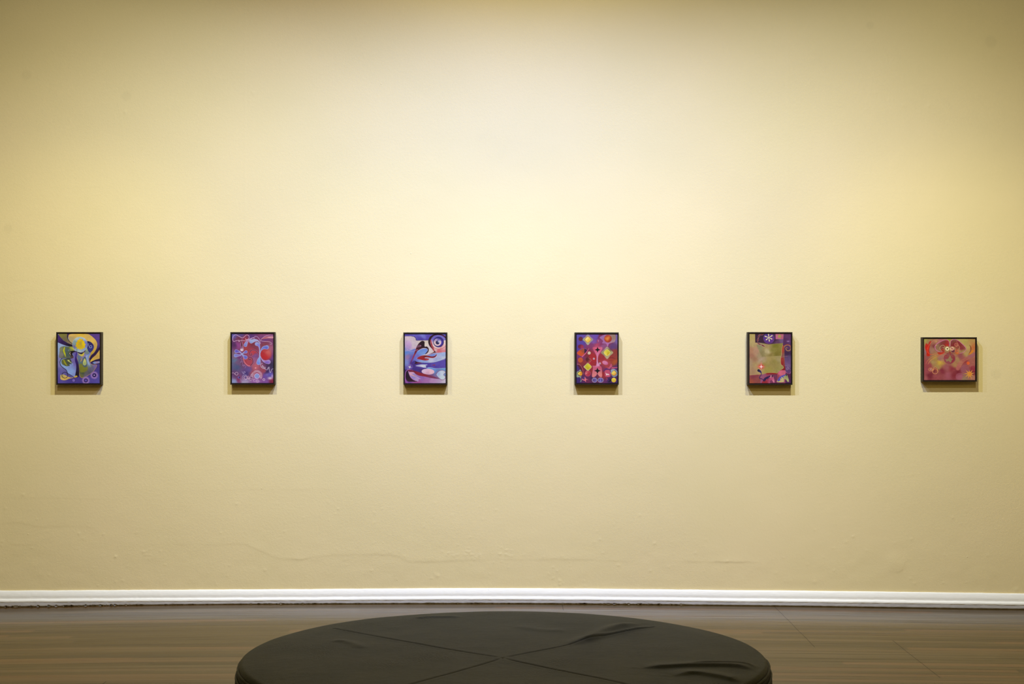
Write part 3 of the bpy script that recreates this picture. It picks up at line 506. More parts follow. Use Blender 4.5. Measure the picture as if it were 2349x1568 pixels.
class Mat:
    def __init__(s, name, base=(.5, .5, .5), rough=.6, spec=.5):
        s.m = bpy.data.materials.new(name); s.m.use_nodes = True
        s.t = s.m.node_tree; s.b = s.t.nodes['Principled BSDF']
        s.b.inputs['Base Color'].default_value = (*base, 1)
        s.b.inputs['Roughness'].default_value = rough
        s.b.inputs['Specular IOR Level'].default_value = spec
    def n(s, kind, **kw):
        nd = s.t.nodes.new(kind)
        for k, v in kw.items():
            if k in nd.inputs: nd.inputs[k].default_value = v
            else: setattr(nd, k, v)
        return nd
    def l(s, a, b): s.t.links.new(a, b)
    def coord(s, scale=(1, 1, 1), loc=(0, 0, 0)):
        tc = s.n('ShaderNodeTexCoord'); mp = s.n('ShaderNodeMapping')
        mp.inputs['Scale'].default_value = scale; mp.inputs['Location'].default_value = loc
        s.l(tc.outputs['Object'], mp.inputs['Vector']); return mp.outputs['Vector']
    def noise(s, vec, scale, detail=2.0, rough=.5):
        nd = s.n('ShaderNodeTexNoise'); nd.inputs['Scale'].default_value = scale
        nd.inputs['Detail'].default_value = detail; nd.inputs['Roughness'].default_value = rough
        s.l(vec, nd.inputs['Vector']); return nd.outputs['Fac']
    def ramp(s, fac, stops):
        nd = s.n('ShaderNodeValToRGB'); e = nd.color_ramp.elements
        while len(e) < len(stops): e.new(.5)
        for el, (p, c) in zip(e, stops):
            el.position = p; el.color = (*c, 1) if len(c) == 3 else c
        s.l(fac, nd.inputs['Fac']); return nd.outputs['Color']
    def math(s, op, a, b=None, clamp=False):
        nd = s.n('ShaderNodeMath', operation=op); nd.use_clamp = clamp
        for i, v in enumerate((a, b)):
            if v is None: continue
            if isinstance(v, (int, float)): nd.inputs[i].default_value = v
            else: s.l(v, nd.inputs[i])
        return nd.outputs[0]
    def mix(s, fac, a, b, mode='MIX'):
        nd = s.n('ShaderNodeMix', data_type='RGBA', blend_type=mode)
        for sock, v in ((nd.inputs[0], fac), (nd.inputs[6], a), (nd.inputs[7], b)):
            if isinstance(v, (int, float)): sock.default_value = v
            elif isinstance(v, tuple): sock.default_value = (*v, 1)
            else: s.l(v, sock)
        return nd.outputs[2]
    def bump(s, h, strength, dist, prev=None):
        nd = s.n('ShaderNodeBump'); nd.inputs['Strength'].default_value = strength
        nd.inputs['Distance'].default_value = dist
        s.l(h, nd.inputs['Height'])
        if prev is not None: s.l(prev, nd.inputs['Normal'])
        s.l(nd.outputs['Normal'], s.b.inputs['Normal']); return nd.outputs['Normal']
    def base(s, c): s.l(c, s.b.inputs['Base Color'])

# ---------------------------------------------------------------- materials
WALLC = (0.80, 0.655, 0.335)
def wall_material():
    m = Mat('cream_yellow_wall_paint', WALLC, .55, .25)
    v = m.coord()
    at = m.n('ShaderNodeAttribute'); at.attribute_name = 'filled_patch'
    big = m.noise(v, 1.1, 3, .6)
    c = m.ramp(big, [(.3, (.785, .648, .325)), (.7, (.815, .662, .345))])
    dark = m.mix(1.0, c, (.90, .90, .90), 'MULTIPLY')
    m.base(m.mix(at.outputs['Fac'], c, dark))
    fine = m.noise(v, 230, 2, .55)
    mid = m.noise(v, 60, 2, .5)
    n1 = m.bump(fine, .62, .0011)
    n2 = m.bump(mid, .32, .0016, n1)
    vo = m.n('ShaderNodeTexVoronoi', feature='F1'); vo.inputs['Scale'].default_value = 7.0
    vo.inputs['Randomness'].default_value = 1.0
    m.l(v, vo.inputs['Vector'])
    thr = m.math('MULTIPLY', vo.outputs['Color'], .036)
    pim = m.math('SUBTRACT', thr, vo.outputs['Distance'], clamp=True)
    m.bump(pim, .9, .055, n2)
    return m.m
M_WALL = wall_material()

def plain_wall():
    m = Mat('side_wall_paint', (.62, .56, .42), .7, .2)
    m.bump(m.noise(m.coord(), 120, 2), .3, .001)
    return m.m
M_SIDE = plain_wall()
def ceiling_material():
    m = Mat('ceiling_paint', (.55, .53, .48), .8, .2)
    m.bump(m.noise(m.coord(), 90, 2), .3, .001)
    return m.m
M_CEIL = ceiling_material()

def board_material():
    m = Mat('white_gloss_trim_paint', (.80, .79, .765), .38, .4)
    v = m.coord()
    m.base(m.ramp(m.noise(m.coord((2.2, 8, 22)), 1, 4, .65), [(.3, (.885, .85, .735)), (.75, (.915, .885, .77))]))
    n = m.bump(m.noise(m.coord((30, 120, 120)), 1, 2), .5, .0012)
    vo = m.n('ShaderNodeTexVoronoi', feature='F1'); vo.inputs['Scale'].default_value = 11.0
    m.l(v, vo.inputs['Vector'])
    thr = m.math('MULTIPLY', vo.outputs['Color'], .05)
    m.bump(m.math('SUBTRACT', thr, vo.outputs['Distance'], clamp=True), .8, .05, n)
    return m.m
M_BOARD = board_material()
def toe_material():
    m = Mat('scuffed_toe_paint_with_shade', (.5, .49, .48), .5, .35)  # bead's shade is painted into this grey; the mottling is scuffed paint
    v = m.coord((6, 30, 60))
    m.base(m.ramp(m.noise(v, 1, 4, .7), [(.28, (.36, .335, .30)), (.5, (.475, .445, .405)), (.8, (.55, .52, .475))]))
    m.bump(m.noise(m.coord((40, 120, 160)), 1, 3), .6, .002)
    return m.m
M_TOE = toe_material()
M_GAP = Mat('dark_floor_gap', (.018, .014, .012), .8, .2).m
M_CHIP = Mat('pale_paint_drips', (.72, .72, .74), .5, .4).m

FLOOR_STOPS = [(.28, (.026, .014, .003)), (.5, (.058, .033, .007)), (.74, (.100, .060, .020))]
FLOOR_WARM = (.118, .050, .013)
FLOOR_R0, FLOOR_R1 = .12, .22
def floor_material():
    m = Mat('worn_brown_floorboards', (.1, .07, .045), .3, .5)
    tc = m.n('ShaderNodeTexCoord'); sp = m.n('ShaderNodeSeparateXYZ')
    m.l(tc.outputs['Object'], sp.inputs[0])
    X, Y = sp.outputs[0], sp.outputs[1]
    # boards 68 mm wide running along the wall
    wob = m.math('MULTIPLY', m.math('SUBTRACT', m.noise(m.coord((.5, 3, 1)), 1, 2), .5), .012)
    yb = m.math('DIVIDE', m.math('ADD', Y, wob), .068)
    row = m.math('FLOOR', yb)
    fr = m.math('SUBTRACT', yb, row)
    # each board is cut into lengths; the offset changes with the row
    wn = m.n('ShaderNodeTexWhiteNoise', noise_dimensions='1D'); m.l(row, wn.inputs['W'])
    seg = m.math('FLOOR', m.math('DIVIDE', m.math('ADD', X, m.math('MULTIPLY', wn.outputs['Value'], 3.0)), 2.6))
    cmb = m.n('ShaderNodeCombineXYZ'); m.l(row, cmb.inputs[0]); m.l(seg, cmb.inputs[1])
    wn2 = m.n('ShaderNodeTexWhiteNoise', noise_dimensions='2D'); m.l(cmb.outputs[0], wn2.inputs['Vector'])
    tone = wn2.outputs['Value']
    grain = m.noise(m.coord((.9, 26, 1)), 1, 4, .6)
    wide = m.noise(m.coord((.35, 9, 1), (3, 7, 0)), 1, 3, .6)
    f = m.math('ADD', m.math('MULTIPLY', tone, .22), m.math('ADD', m.math('MULTIPLY', grain, .42), m.math('MULTIPLY', wide, .42)))
    c = m.ramp(f, FLOOR_STOPS)
    warm = m.ramp(m.noise(m.coord((.22, 11, 1), (11, 2, 0)), 1, 3, .6), [(.56, (0, 0, 0)), (.72, (1, 1, 1))])
    oak = m.ramp(tone, [(.70, (0, 0, 0)), (.86, (1, 1, 1))])
    warm = m.math('MAXIMUM', m.math('MULTIPLY', warm, .45), m.math('MULTIPLY', oak, m.math('ADD', .25, m.math('MULTIPLY', wide, .6))))
    c = m.mix(warm, c, FLOOR_WARM)
    # thin dark seams, broken along their length
    edge = m.math('LESS_THAN', m.math('ABSOLUTE', m.math('SUBTRACT', fr, .5)), .456)
    seam = m.math('SUBTRACT', 1.0, edge)
    brk = m.ramp(m.noise(m.coord((1.1, 15, 1), (5, 0, 0)), 1, 3, .6), [(.44, (0, 0, 0)), (.60, (1, 1, 1))])
    seam = m.math('MULTIPLY', seam, m.math('MULTIPLY', brk, .75))
    # short dark dashes of open grain
    dash = m.ramp(m.noise(m.coord((7, 190, 1), (1, 4, 0)), 1, 2, .5), [(.70, (0, 0, 0)), (.76, (1, 1, 1))])
    seam = m.math('MAXIMUM', seam, m.math('MULTIPLY', dash, .6))
    # aligned butt joints, seen as thin lines running out from the wall
    for (jx, y0, y1) in ((1.585, -1.32, -.02), (2.045, -2.05, -1.1), (.305, -.25, -.02), (-1.9, -2.9, -2.2)):
        w1 = m.math('LESS_THAN', m.math('ABSOLUTE', m.math('SUBTRACT', m.math('ADD', X, m.math('MULTIPLY', wob, .9)), jx)), .0022)
        w2 = m.math('MULTIPLY', m.math('GREATER_THAN', Y, y0), m.math('LESS_THAN', Y, y1))
        seam = m.math('MAXIMUM', seam, m.math('MULTIPLY', m.math('MULTIPLY', w1, w2), .7))
    c = m.mix(seam, c, (.008, .006, .004))
    m.base(c)
    r = m.ramp(m.noise(m.coord((1.2, 22, 1), (2, 9, 0)), 1, 3, .6), [(.3, (FLOOR_R0,)*3), (.7, (FLOOR_R1,)*3)])
    m.l(r, m.b.inputs['Roughness'])
    # worn varnish: the sheen breaks up in streaks and is missing in the seams
    wear = m.ramp(m.noise(m.coord((.7, 24, 1), (7, 1, 0)), 1, 4, .6), [(.32, (.27,)*3), (.68, (.50,)*3)])
    m.l(m.math('MULTIPLY', wear, m.math('SUBTRACT', 1.0, seam)), m.b.inputs['Specular IOR Level'])
    m.b.inputs['IOR'].default_value = 1.15
    n = m.bump(m.noise(m.coord((2, 60, 1)), 1, 3), .25, .0008)
    m.bump(m.math('SUBTRACT', 1.0, seam), .3, .0006, n)
    return m.m
M_FLOOR = floor_material()

def frame_material():
    m = Mat('dark_brown_stained_wood', (.03, .02, .014), .5, .22)
    v = m.coord((30, 30, 6))
    m.base(m.ramp(m.noise(v, 6, 3), [(.3, (.017, .010, .006)), (.7, (.028, .018, .010))]))
    return m.m
M_FRAME = frame_material()
M_REB = Mat('black_frame_channel', (.010, .008, .007), .6, .3).m
M_BACKING = Mat('raw_backing_board', (.16, .12, .08), .8, .2).m

def canvas_material():
    m = Mat('painted_canvas', (.5, .5, .5), .5, .25)
    a = m.n('ShaderNodeAttribute'); a.attribute_name = 'paint'
    m.base(a.outputs['Color'])
    m.bump(m.noise(m.coord((1, 1, 1)), 420, 2), .25, .0004)
    return m.m
M_CANVAS = canvas_material()
def edge_material():
    m = Mat('canvas_edge', (.1, .07, .08), .7, .2); return m.m
M_CEDGE = edge_material()

def leather(name, a, b, rough):
    m = Mat(name, a, rough, .5)
    m.b.inputs['IOR'].default_value = 1.2
    v = m.coord()
    m.base(m.ramp(m.noise(v, 4.2, 7, .72), [(.34, a), (.66, b)]))
    n1 = m.bump(m.noise(v, 260, 3, .6), .9, .0016)
    n2 = m.bump(m.noise(v, 26, 4, .65), .6, .003, n1)
    wv = m.n('ShaderNodeTexWave', wave_type='BANDS'); wv.inputs['Scale'].default_value = 20
    wv.inputs['Distortion'].default_value = 14; wv.inputs['Detail'].default_value = 3; wv.inputs['Detail Scale'].default_value = 2
    m.l(v, wv.inputs['Vector'])
    msk = m.ramp(m.noise(m.coord((1, 1, 1), (4, 2, 0)), 3.5, 2), [(.55, (0, 0, 0)), (.72, (1, 1, 1))])
    m.bump(m.math('MULTIPLY', wv.outputs['Fac'], msk), .8, .0018, n2)
    return m.m
LEA, LEB = (.0078, .0094, .0042), (.0186, .0188, .0094)
M_LEATHER = leather('dark_olive_leather', LEA, LEB, .55)
M_PLINTH = Mat('black_plinth', (.01, .01, .01), .7, .2).m

# ---------------------------------------------------------------- the setting
def lerp_fn(pts):
    xs = [p[0] for p in pts]; ys = [p[1] for p in pts]
    q = spline(pts, False, 12)
    return lambda x: np.interp(x, q[:, 0], q[:, 1])
# old building: the floor and skirting sag towards both corners
floor_z = lerp_fn([(-6, -.028), (-4.5, -.028), (-3.1, -.0255), (-2.3, -.0145), (-1.5, -.0075), (0, -.0045), (1.5, -.0175), (2.3, -.0285), (3.1, -.039), (4.5, -.048), (6, -.048)])
top_z = lerp_fn([(-6, .070), (-4.5, .070), (-3.1, .0718), (-2.3, .0755), (-1.5, .0795), (0, .0862), (1.5, .0730), (2.3, .0650), (3.1, .0545), (4.5, .045), (6, .045)])
RX, RY0, RZ = 5.0, -12.0, 4.5

def vnoise(x, seed, n=4096, lo=-1, hi=1):
    r = np.random.RandomState(seed).uniform(lo, hi, n)
    i = np.floor(x).astype(int); f = x-i; f = f*f*(3-2*f)
    return r[i % n]*(1-f)+r[(i+1) % n]*f
def vnoise2(x, y, seed):
    r = np.random.RandomState(seed).uniform(-1, 1, (512, 512))
    i = np.floor(x).astype(int); j = np.floor(y).astype(int)
    fx = x-i; fy = y-j; fx = fx*fx*(3-2*fx); fy = fy*fy*(3-2*fy)
    a = r[j % 512, i % 512]; b = r[j % 512, (i+1) % 512]; c = r[(j+1) % 512, i % 512]; d = r[(j+1) % 512, (i+1) % 512]
    return (a*(1-fx)+b*fx)*(1-fy)+(c*(1-fx)+d*fx)*fy

def build_wall():
    xs = np.concatenate([np.arange(-RX-.1, -3.35, .08), np.arange(-3.35, 3.35, .0055), np.arange(3.35, RX+.12, .08)])
    zs = np.concatenate([np.arange(-.08, .05, .02), np.arange(.05, .80, .0045), np.arange(.80, 3.75, .008), np.arange(3.75, RZ+.1, .08)])
    X, Z = np.meshgrid(xs, zs)
    h = .0022*vnoise2(X*.9+40, Z*1.3+40, 1)+.0007*vnoise2(X*3.1+40, Z*4.3+40, 2)+.00022*vnoise2(X*11+90, Z*13+90, 3)
    low = np.clip((0.55-Z)/.4, 0, 1)
    h += low*(.00045*vnoise2(X*16+90, Z*22+90, 4))
    # ridges of old repairs: (pixel polyline, height, drop-off below, drop-off above, wobble)
    ridges = [
      ([(-30,1196),(20,1198),(45,1197),(90,1205),(150,1204),(200,1206),(218,1213),(240,1226),(270,1241),(300,1248),(345,1247),(420,1246),(500,1247),(555,1245),(600,1263),(640,1278),(680,1281),(720,1276),(780,1270),(880,1270),(912,1274),(935,1284),(985,1286),(1060,1282),(1150,1281),(1300,1281),(1420,1284),(1500,1287),(1600,1286),(1700,1287),(1860,1288),(1900,1292)], .0010, .008, .045),
      ([(-20,1139),(60,1140),(125,1140),(200,1142),(260,1143)], .0006, .006, .04),
      ([(-20,1246),(40,1248),(75,1247)], .0006, .006, .02),
      ([(290,1124),(360,1123),(460,1124),(560,1120),(700,1120),(760,1121)], .0004, .008, .03),
      ([(-30,668),(10,672),(40,669),(58,664),(75,664)], .0009, .007, .03),
      ([(-30,636),(60,638),(150,652),(250,660),(420,668),(520,672)], .0006, .02, .05),
      ([(1030,813),(1100,815),(1180,815),(1340,815),(1500,816)], .0009, .02, .10),
      ([(100,430),(150,428),(300,429),(360,427)], .0004, .006, .03),
      ([(120,460),(128,478),(137,494)], .0009, .006, .012),
      ([(1750,1327),(1790,1325),(1840,1330),(1870,1330)], .0008, .006, .02),
      ([(2050,1310),(2068,1307),(2074,1295),(2078,1284)], .0016, .006, .05),
      ([(2318,1096),(2328,1103),(2340,1105)], .0009, .006, .012),
      ([(2066,1028),(2080,1045),(2090,1056)], .0006, .006, .01),
      ([(2030,1092),(2055,1092),(2100,1088)], .0003, .006, .01),
      ([(1430,1280),(1460,1290),(1500,1291)], .0008, .006, .02),
      ([(1400,1284),(1440,1288),(1500,1289),(1560,1288),(1640,1287),(1720,1288)], .0007, .005, .03),
      ([(660,1278),(690,1282),(700,1279)], .0008, .006, .015),
      ([(2150,440),(1990,441),(2240,440)], .0003, .006, .02),
    ]
    for pts, amp, lo, hi in ridges:
        q = spline(pts, False, 6)
        wx, wz = at_wall(q[:, 0], q[:, 1])
        o = np.argsort(wx)
        wx = wx[o]; wz = wz[o]
        if np.ptp(wx) < .02: continue
        m = (xs > wx[0]-.05) & (xs < wx[-1]+.05)
        xi = xs[m]
        zl = np.interp(xi, wx, wz)+.0022*vnoise(xi*28+300, 7)+.0010*vnoise(xi*80+300, 8)
        fade = np.clip(np.minimum(xi-wx[0]+.05, wx[-1]+.05-xi)/.1, 0, 1)
        am = .72*amp*fade*np.clip(.45+.75*vnoise(xi*2.3+300, 9)+.35*vnoise(xi*11+300, 10), 0, 1.3)
        dz = Z[:, m]-zl[None, :]
        h[:, m] += am[None, :]*np.where(dz > 0, np.exp(-(dz/hi)**2), np.exp(-(dz/lo)**2))
    # vertical roller/tape seams
    for px in (562, 1808):
        wx, _ = at_wall(px, 0)
        w2, zt = at_wall(px, 520)
        h += .00025*np.exp(-((X-wx)/.006)**2)*np.clip((Z-zt+.3)/.4, 0, 1)
    # scattered lumps where the plaster is rough
    r = np.random.RandomState(5)
    lumps = []
    for _ in range(150):
        lumps.append((r.uniform(0, 2349), r.uniform(1150, 1345), r.uniform(.004, .009), r.uniform(.0004, .0011)))
    for _ in range(70):
        lumps.append((r.uniform(0, 2349), r.uniform(60, 1150), r.uniform(.004, .008), r.uniform(.0003, .0008)))
    for c, n, sx, sy in ((1066, 26, 26, 9), (1158, 12, 14, 14), (340, 8, 12, 5), (2010, 12, 38, 10), (1300, 14, 30, 20)):
        cy = {1066: 1271, 1158: 1270, 340: 1266, 2010: 236, 1300: 1300}[c]
        for _ in range(n): lumps.append((r.normal(c, sx), r.normal(cy, sy), .006, .0009))
    for p in ((265,1276,.008,.0022),(287,257,.008,.0016),(580,212,.008,.0014),(160,278,.006,.0014),(1284,1332,.010,.0018),(1284,1340,.008,.0018),(1004,1320,.012,.0016),(2085,282,.0,.0),(2132,243,.006,.0016),(2070,242,.006,.001),(1957,1230,.007,.0016),(1870,1215,.006,.0012),(1595,990,.006,.0012),(1432,320,.006,.0012),(2332,1352,.012,.0016),(53,1134,.007,.0014),(225,1342,.006,.0014),(1868,1334,.009,.0012)):
        if p[2] > 0: lumps.append(p)
    for (px, py, s, a) in lumps:
        wx, wz = at_wall(px, py)
        i0, i1 = np.searchsorted(xs, [wx-3*s, wx+3*s]); j0, j1 = np.searchsorted(zs, [wz-3*s, wz+3*s])
        if i1 <= i0 or j1 <= j0: continue
        h[j0:j1, i0:i1] += a*np.exp(-((X[j0:j1, i0:i1]-wx)**2+(Z[j0:j1, i0:i1]-wz)**2)/(s*s))
    # slightly hollow repaired dent, lower right
    wx, wz = at_wall(2052, 1290); h += .0022*np.exp(-((X-wx)/.05)**2-((Z-wz)/.055)**2)
    # keep it flat behind the pictures
    P = np.stack([X, -h, Z], -1)
    o = grid_obj('wall_back', P, M_WALL)
    pat = np.zeros(X.shape, np.float32)
    for (px, py, rp) in ((60, 172, 10), (290, 220, 10), (18, 524, 9), (2285, 858, 10), (1996, 58, 8), (2273, 96, 12)):
        wx, wz = at_wall(px, py)
        d = np.hypot(X-wx, Z-wz)/(rp/378.0)
        pat = np.maximum(pat, np.clip(1.35-d, 0, .5)*.9)
    at = o.data.attributes.new('filled_patch', 'FLOAT', 'POINT'); at.data.foreach_set('value', pat.ravel().astype(np.float32))
    tag(o, kind='structure')
    return o
build_wall()

def quad(name, vs, mat):
    o = mesh_obj(name, vs, [(0, 1, 2, 3)], mat, smooth=False)
    # give the shell real thickness, outward
    sm = o.modifiers.new('thick', 'SOLIDIFY'); sm.thickness = .08; sm.offset = -1
    tag(o, kind='structure'); return o
quad('wall_left', [(-RX, RY0, -.1), (-RX, 0.05, -.1), (-RX, 0.05, RZ), (-RX, RY0, RZ)], M_SIDE)
quad('wall_right', [(RX, 0.05, -.1), (RX, RY0, -.1), (RX, RY0, RZ), (RX, 0.05, RZ)], M_SIDE)
quad('wall_front', [(RX, RY0, -.1), (-RX, RY0, -.1), (-RX, RY0, RZ), (RX, RY0, RZ)], M_SIDE)
quad('ceiling', [(-RX, RY0, RZ), (-RX, 0.05, RZ), (RX, 0.05, RZ), (RX, RY0, RZ)], M_CEIL)

def build_floor():
    xs = np.linspace(-RX-.05, RX+.05, 160); ys = np.array([.05, -.5, -1, -2, -3, -4, -6, -8, -10, RY0-.05])
    X, Y = np.meshgrid(xs, ys)
    fade = np.clip((Y+3.0)/2.6, 0, 1)
    P = np.stack([X, Y, floor_z(X)*(.35+.65*fade)-0*Y], -1)
    P[..., 2] = floor_z(X)
    o = grid_obj('floor', P, M_FLOOR, flip=False)
    tag(o, kind='structure'); return o
build_floor()

def build_baseboard():
    xs = np.arange(-RX, RX+.001, .0045)
    T = top_z(xs)+.0006*vnoise(xs*9+200, 21)+.0003*vnoise(xs*40+200, 22)
    B = floor_z(xs)
    body = [(0.0, 0.0), (.006, -.0006), (.0085, -.003), (.0112, -.009), (.0146, -.018), (.0172, -.027), (.0184, -.034), (.0182, -.041), (.0184, -.0490), (.0196, -.0500), (.0228, -.0522), (.0252, -.0555), (.0266, -.0600), (.0268, -.0640), (.0264, -.0665), (.0256, -.0675), (.0252, -.0682)]
    rows = []
    lump = .00035*vnoise(xs*33+200, 23)
    for k, (o_, z_) in enumerate(body):
        w = lump+.0003*vnoise(xs*60+200, 30+k)
        rows.append(np.stack([xs, -(o_+(w if k else 0*w)), T+z_*(1+.0*xs)+(.0004*vnoise(xs*25+200, 60+k))], -1))
    bb = grid_obj('baseboard_back', np.array(rows), M_BOARD, flip=True)
    tag(bb, kind='structure')
    # toe face below the bead with a ragged, chipped lower edge
    prof = lerp_fn([(0, 1.0), (250, 1.0), (330, .35), (430, .35), (540, .15), (620, .75), (700, .6), (800, .25), (1000, .3), (1180, .3), (1260, .2), (1330, .7), (1420, .85), (1550, .8), (1600, .15), (1850, .08), (2349, .06)])
    pxs = xs*F/D+CX
    am = prof(np.clip(pxs, 0, 2349))
    rag = np.abs(vnoise(xs*45+500, 31))*.6+np.abs(vnoise(xs*130+500, 32))*.6
    rag = np.clip(rag-.12, 0, 1)
    lift = np.minimum(.0006+.0100*am*np.clip(rag-.16, 0, 1)*1.3, .009)
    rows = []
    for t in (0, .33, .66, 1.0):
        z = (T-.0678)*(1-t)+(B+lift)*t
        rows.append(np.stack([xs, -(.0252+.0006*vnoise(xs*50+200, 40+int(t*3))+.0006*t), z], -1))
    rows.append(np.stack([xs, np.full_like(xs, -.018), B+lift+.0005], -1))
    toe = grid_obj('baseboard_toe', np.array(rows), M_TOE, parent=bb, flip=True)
    gap = grid_obj('dark_gap', np.array([np.stack([xs, np.full_like(xs, -.0185), B+.014], -1), np.stack([xs, np.full_like(xs, -.0190), B-.001], -1)]), M_GAP, parent=bb, flip=True)
    # thin pale paint runs left in the gap
    r = np.random.RandomState(4); V = []; Fc = []
    for _ in range(430):
        x = r.uniform(-3.3, 3.3); a = float(np.interp(x, xs, am))
        if r.uniform() > .25+a*.7: continue
        w = r.uniform(.004, .022); b = float(floor_z(x)); hh = r.uniform(.0015, .004)
        z0 = b+r.uniform(0, .002); n = len(V)
        V += [(x-w, -.0235, z0), (x+w, -.0235, z0+.0004), (x+w*.7, -.0235, z0+hh), (x-w*.5, -.0230, z0+hh*1.1), (x-w, -.015, z0), (x+w, -.015, z0), (x+w*.7, -.015, z0+hh), (x-w*.5, -.015, z0+hh)]
        Fc += [(n, n+1, n+2, n+3), (n+4, n+7, n+6, n+5), (n, n+4, n+5, n+1), (n+1, n+5, n+6, n+2), (n+2, n+6, n+7, n+3), (n+3, n+7, n+4, n)]
    ch = mesh_obj('paint_runs', V, Fc, M_CHIP, parent=bb, smooth=False)
    ch['kind'] = 'stuff'
build_baseboard()

# ---------------------------------------------------------------- the pictures
def build_picture(outer, art, crop, label, group='small framed paintings hung in a row', gain=(1, 1, 1)):
    """outer: pixel box of the frame's front face; crop = (px0, py0, scale) of the art coordinates"""
    DEP = .048
    x0, z1 = at_wall(outer[0], outer[1], DEP); x1, z0 = at_wall(outer[2], outer[3], DEP)
    cx, cz = (x0+x1)/2, (z0+z1)/2
    hw, hh = (x1-x0)/2, (z1-z0)/2
    root = bpy.data.objects.new('framed_painting', None); root.empty_display_size = .1
    root.location = (cx, -.0025, cz); link(root)
    tag(root, label, 'painting', group)
    # canvas extents
    px0, py0, s = crop
    c0, d1 = at_wall(px0+art.x0/s, py0+art.y0/s, DEP-.004); c1, d0 = at_wall(px0+art.x1/s, py0+art.y1/s, DEP-.004)
    L, R_, Bo, To = c0-cx, c1-cx, d0-cz, d1-cz
    G = .0030
    # frame: mitred profile, from the wall side round the outside to the inner channel
    iL, iR, iB, iT = L-G, R_+G, Bo-G, To+G
    prof = [(0, .000), (0, DEP-.0012), (.0012, DEP), ('in', DEP), ('in', .004)]
    loops = []
    for o_, d_ in prof:
        if o_ == 'in': l, r, b, t = iL, iR, iB, iT
        else: l, r, b, t = -hw+o_, hw-o_, -hh+o_, hh-o_
        loops.append([(l, -d_, b), (r, -d_, b), (r, -d_, t), (l, -d_, t)])
    V = [p for lp in loops for p in lp]; Fc = []
    for k in range(len(loops)-1):
        for i in range(4):
            j = (i+1) % 4
            Fc.append((k*4+i, k*4+j, (k+1)*4+j, (k+1)*4+i))
    k = len(loops)-1
    for i in range(4):
        j = (i+1) % 4
        Fc.append((k*4+i, k*4+j, j, i))
    fr = mesh_obj('frame', V, Fc, M_FRAME, root, smooth=False)
    fr.data.materials.append(M_REB)
    for p in fr.data.polygons:
        if p.index >= 12: p.material_index = 1
    # backing board inside the frame
    bx = [(iL, -.004, iB), (iR, -.004, iB), (iR, -.004, iT), (iL, -.004, iT), (iL, -.009, iB), (iR, -.009, iB), (iR, -.009, iT), (iL, -.009, iT)]
    mesh_obj('backing_board', bx, [(3, 2, 1, 0), (4, 5, 6, 7), (0, 1, 5, 4), (1, 2, 6, 5), (2, 3, 7, 6), (3, 0, 4, 7)], M_REB, root, smooth=False)
    # stretched canvas: fine front grid and four side faces
    img = art.finish()
    lin = s2l(img)*np.array(gain)
    Hh, W = lin.shape[:2]
    xs = np.linspace(L, R_, W); zs = np.linspace(To, Bo, Hh)
    X, Z = np.meshgrid(xs, zs)
    front = -(DEP-.004)
    P = np.stack([X, np.full_like(X, front), Z], -1)
    cv = grid_obj('canvas', P, M_CANVAS, root, flip=True)
    ca = cv.data.color_attributes.new('paint', 'FLOAT_COLOR', 'POINT')
    rgba = np.ones((Hh, W, 4), np.float32); rgba[..., :3] = np.clip(lin, .003, .95)
    ca.data.foreach_set('color', rgba.ravel())
    sv = [(L, front+.0002, Bo), (R_, front+.0002, Bo), (R_, front+.0002, To), (L, front+.0002, To), (L, -.0095, Bo), (R_, -.0095, Bo), (R_, -.0095, To), (L, -.0095, To)]
    mesh_obj('canvas_edge', sv, [(0, 4, 5, 1), (1, 5, 6, 2), (2, 6, 7, 3), (3, 7, 4, 0), (4, 7, 6, 5)], M_CEDGE, cv, smooth=False)
    return root

SC = 1476/160.0; SC6 = 1666/170.0
GAIN = [(1.08, 1.06, 1.00), (.90, .83, .66), (.84, .76, .55), (.84, .77, .57), (.91, .86, .70), (1.05, 1.03, .97)]
build_picture((129.05, 761.3, 232.2, 882.1), art_flower_head(), (100, 745, SC), 'small painting of a yellow flower-faced figure, leftmost on the wall', gain=GAIN[0])
build_picture((528.4, 761.3, 630.1, 881.7), art_droplets(), (500, 745, SC), 'small painting of pale blue droplet shapes and curls on red and violet, dark frame', gain=GAIN[1])
build_picture((925.3, 762.0, 1025.7, 881.9), art_eye_lips(), (900, 745, SC), 'small painting of a big blue round eye and red lips, dark frame', gain=GAIN[2])
build_picture((1318.4, 762.0, 1419.4, 881.9), art_diamonds(), (1290, 745, SC), 'small painting of yellow diamonds and black four-pointed stars on crimson, dark frame', gain=GAIN[3])
build_picture((1715.1, 761.3, 1817.8, 882.4), art_horses(), (1685, 745, SC), 'small painting of an olive profile with two horse heads and glowing red star', gain=GAIN[4])
build_picture((2116.2, 773.1, 2240.9, 875.0), art_red_face(), (2095, 750, SC6), 'landscape-shaped painting of a winged face in red and ochre, dark frame, rightmost on the wall', gain=GAIN[5])

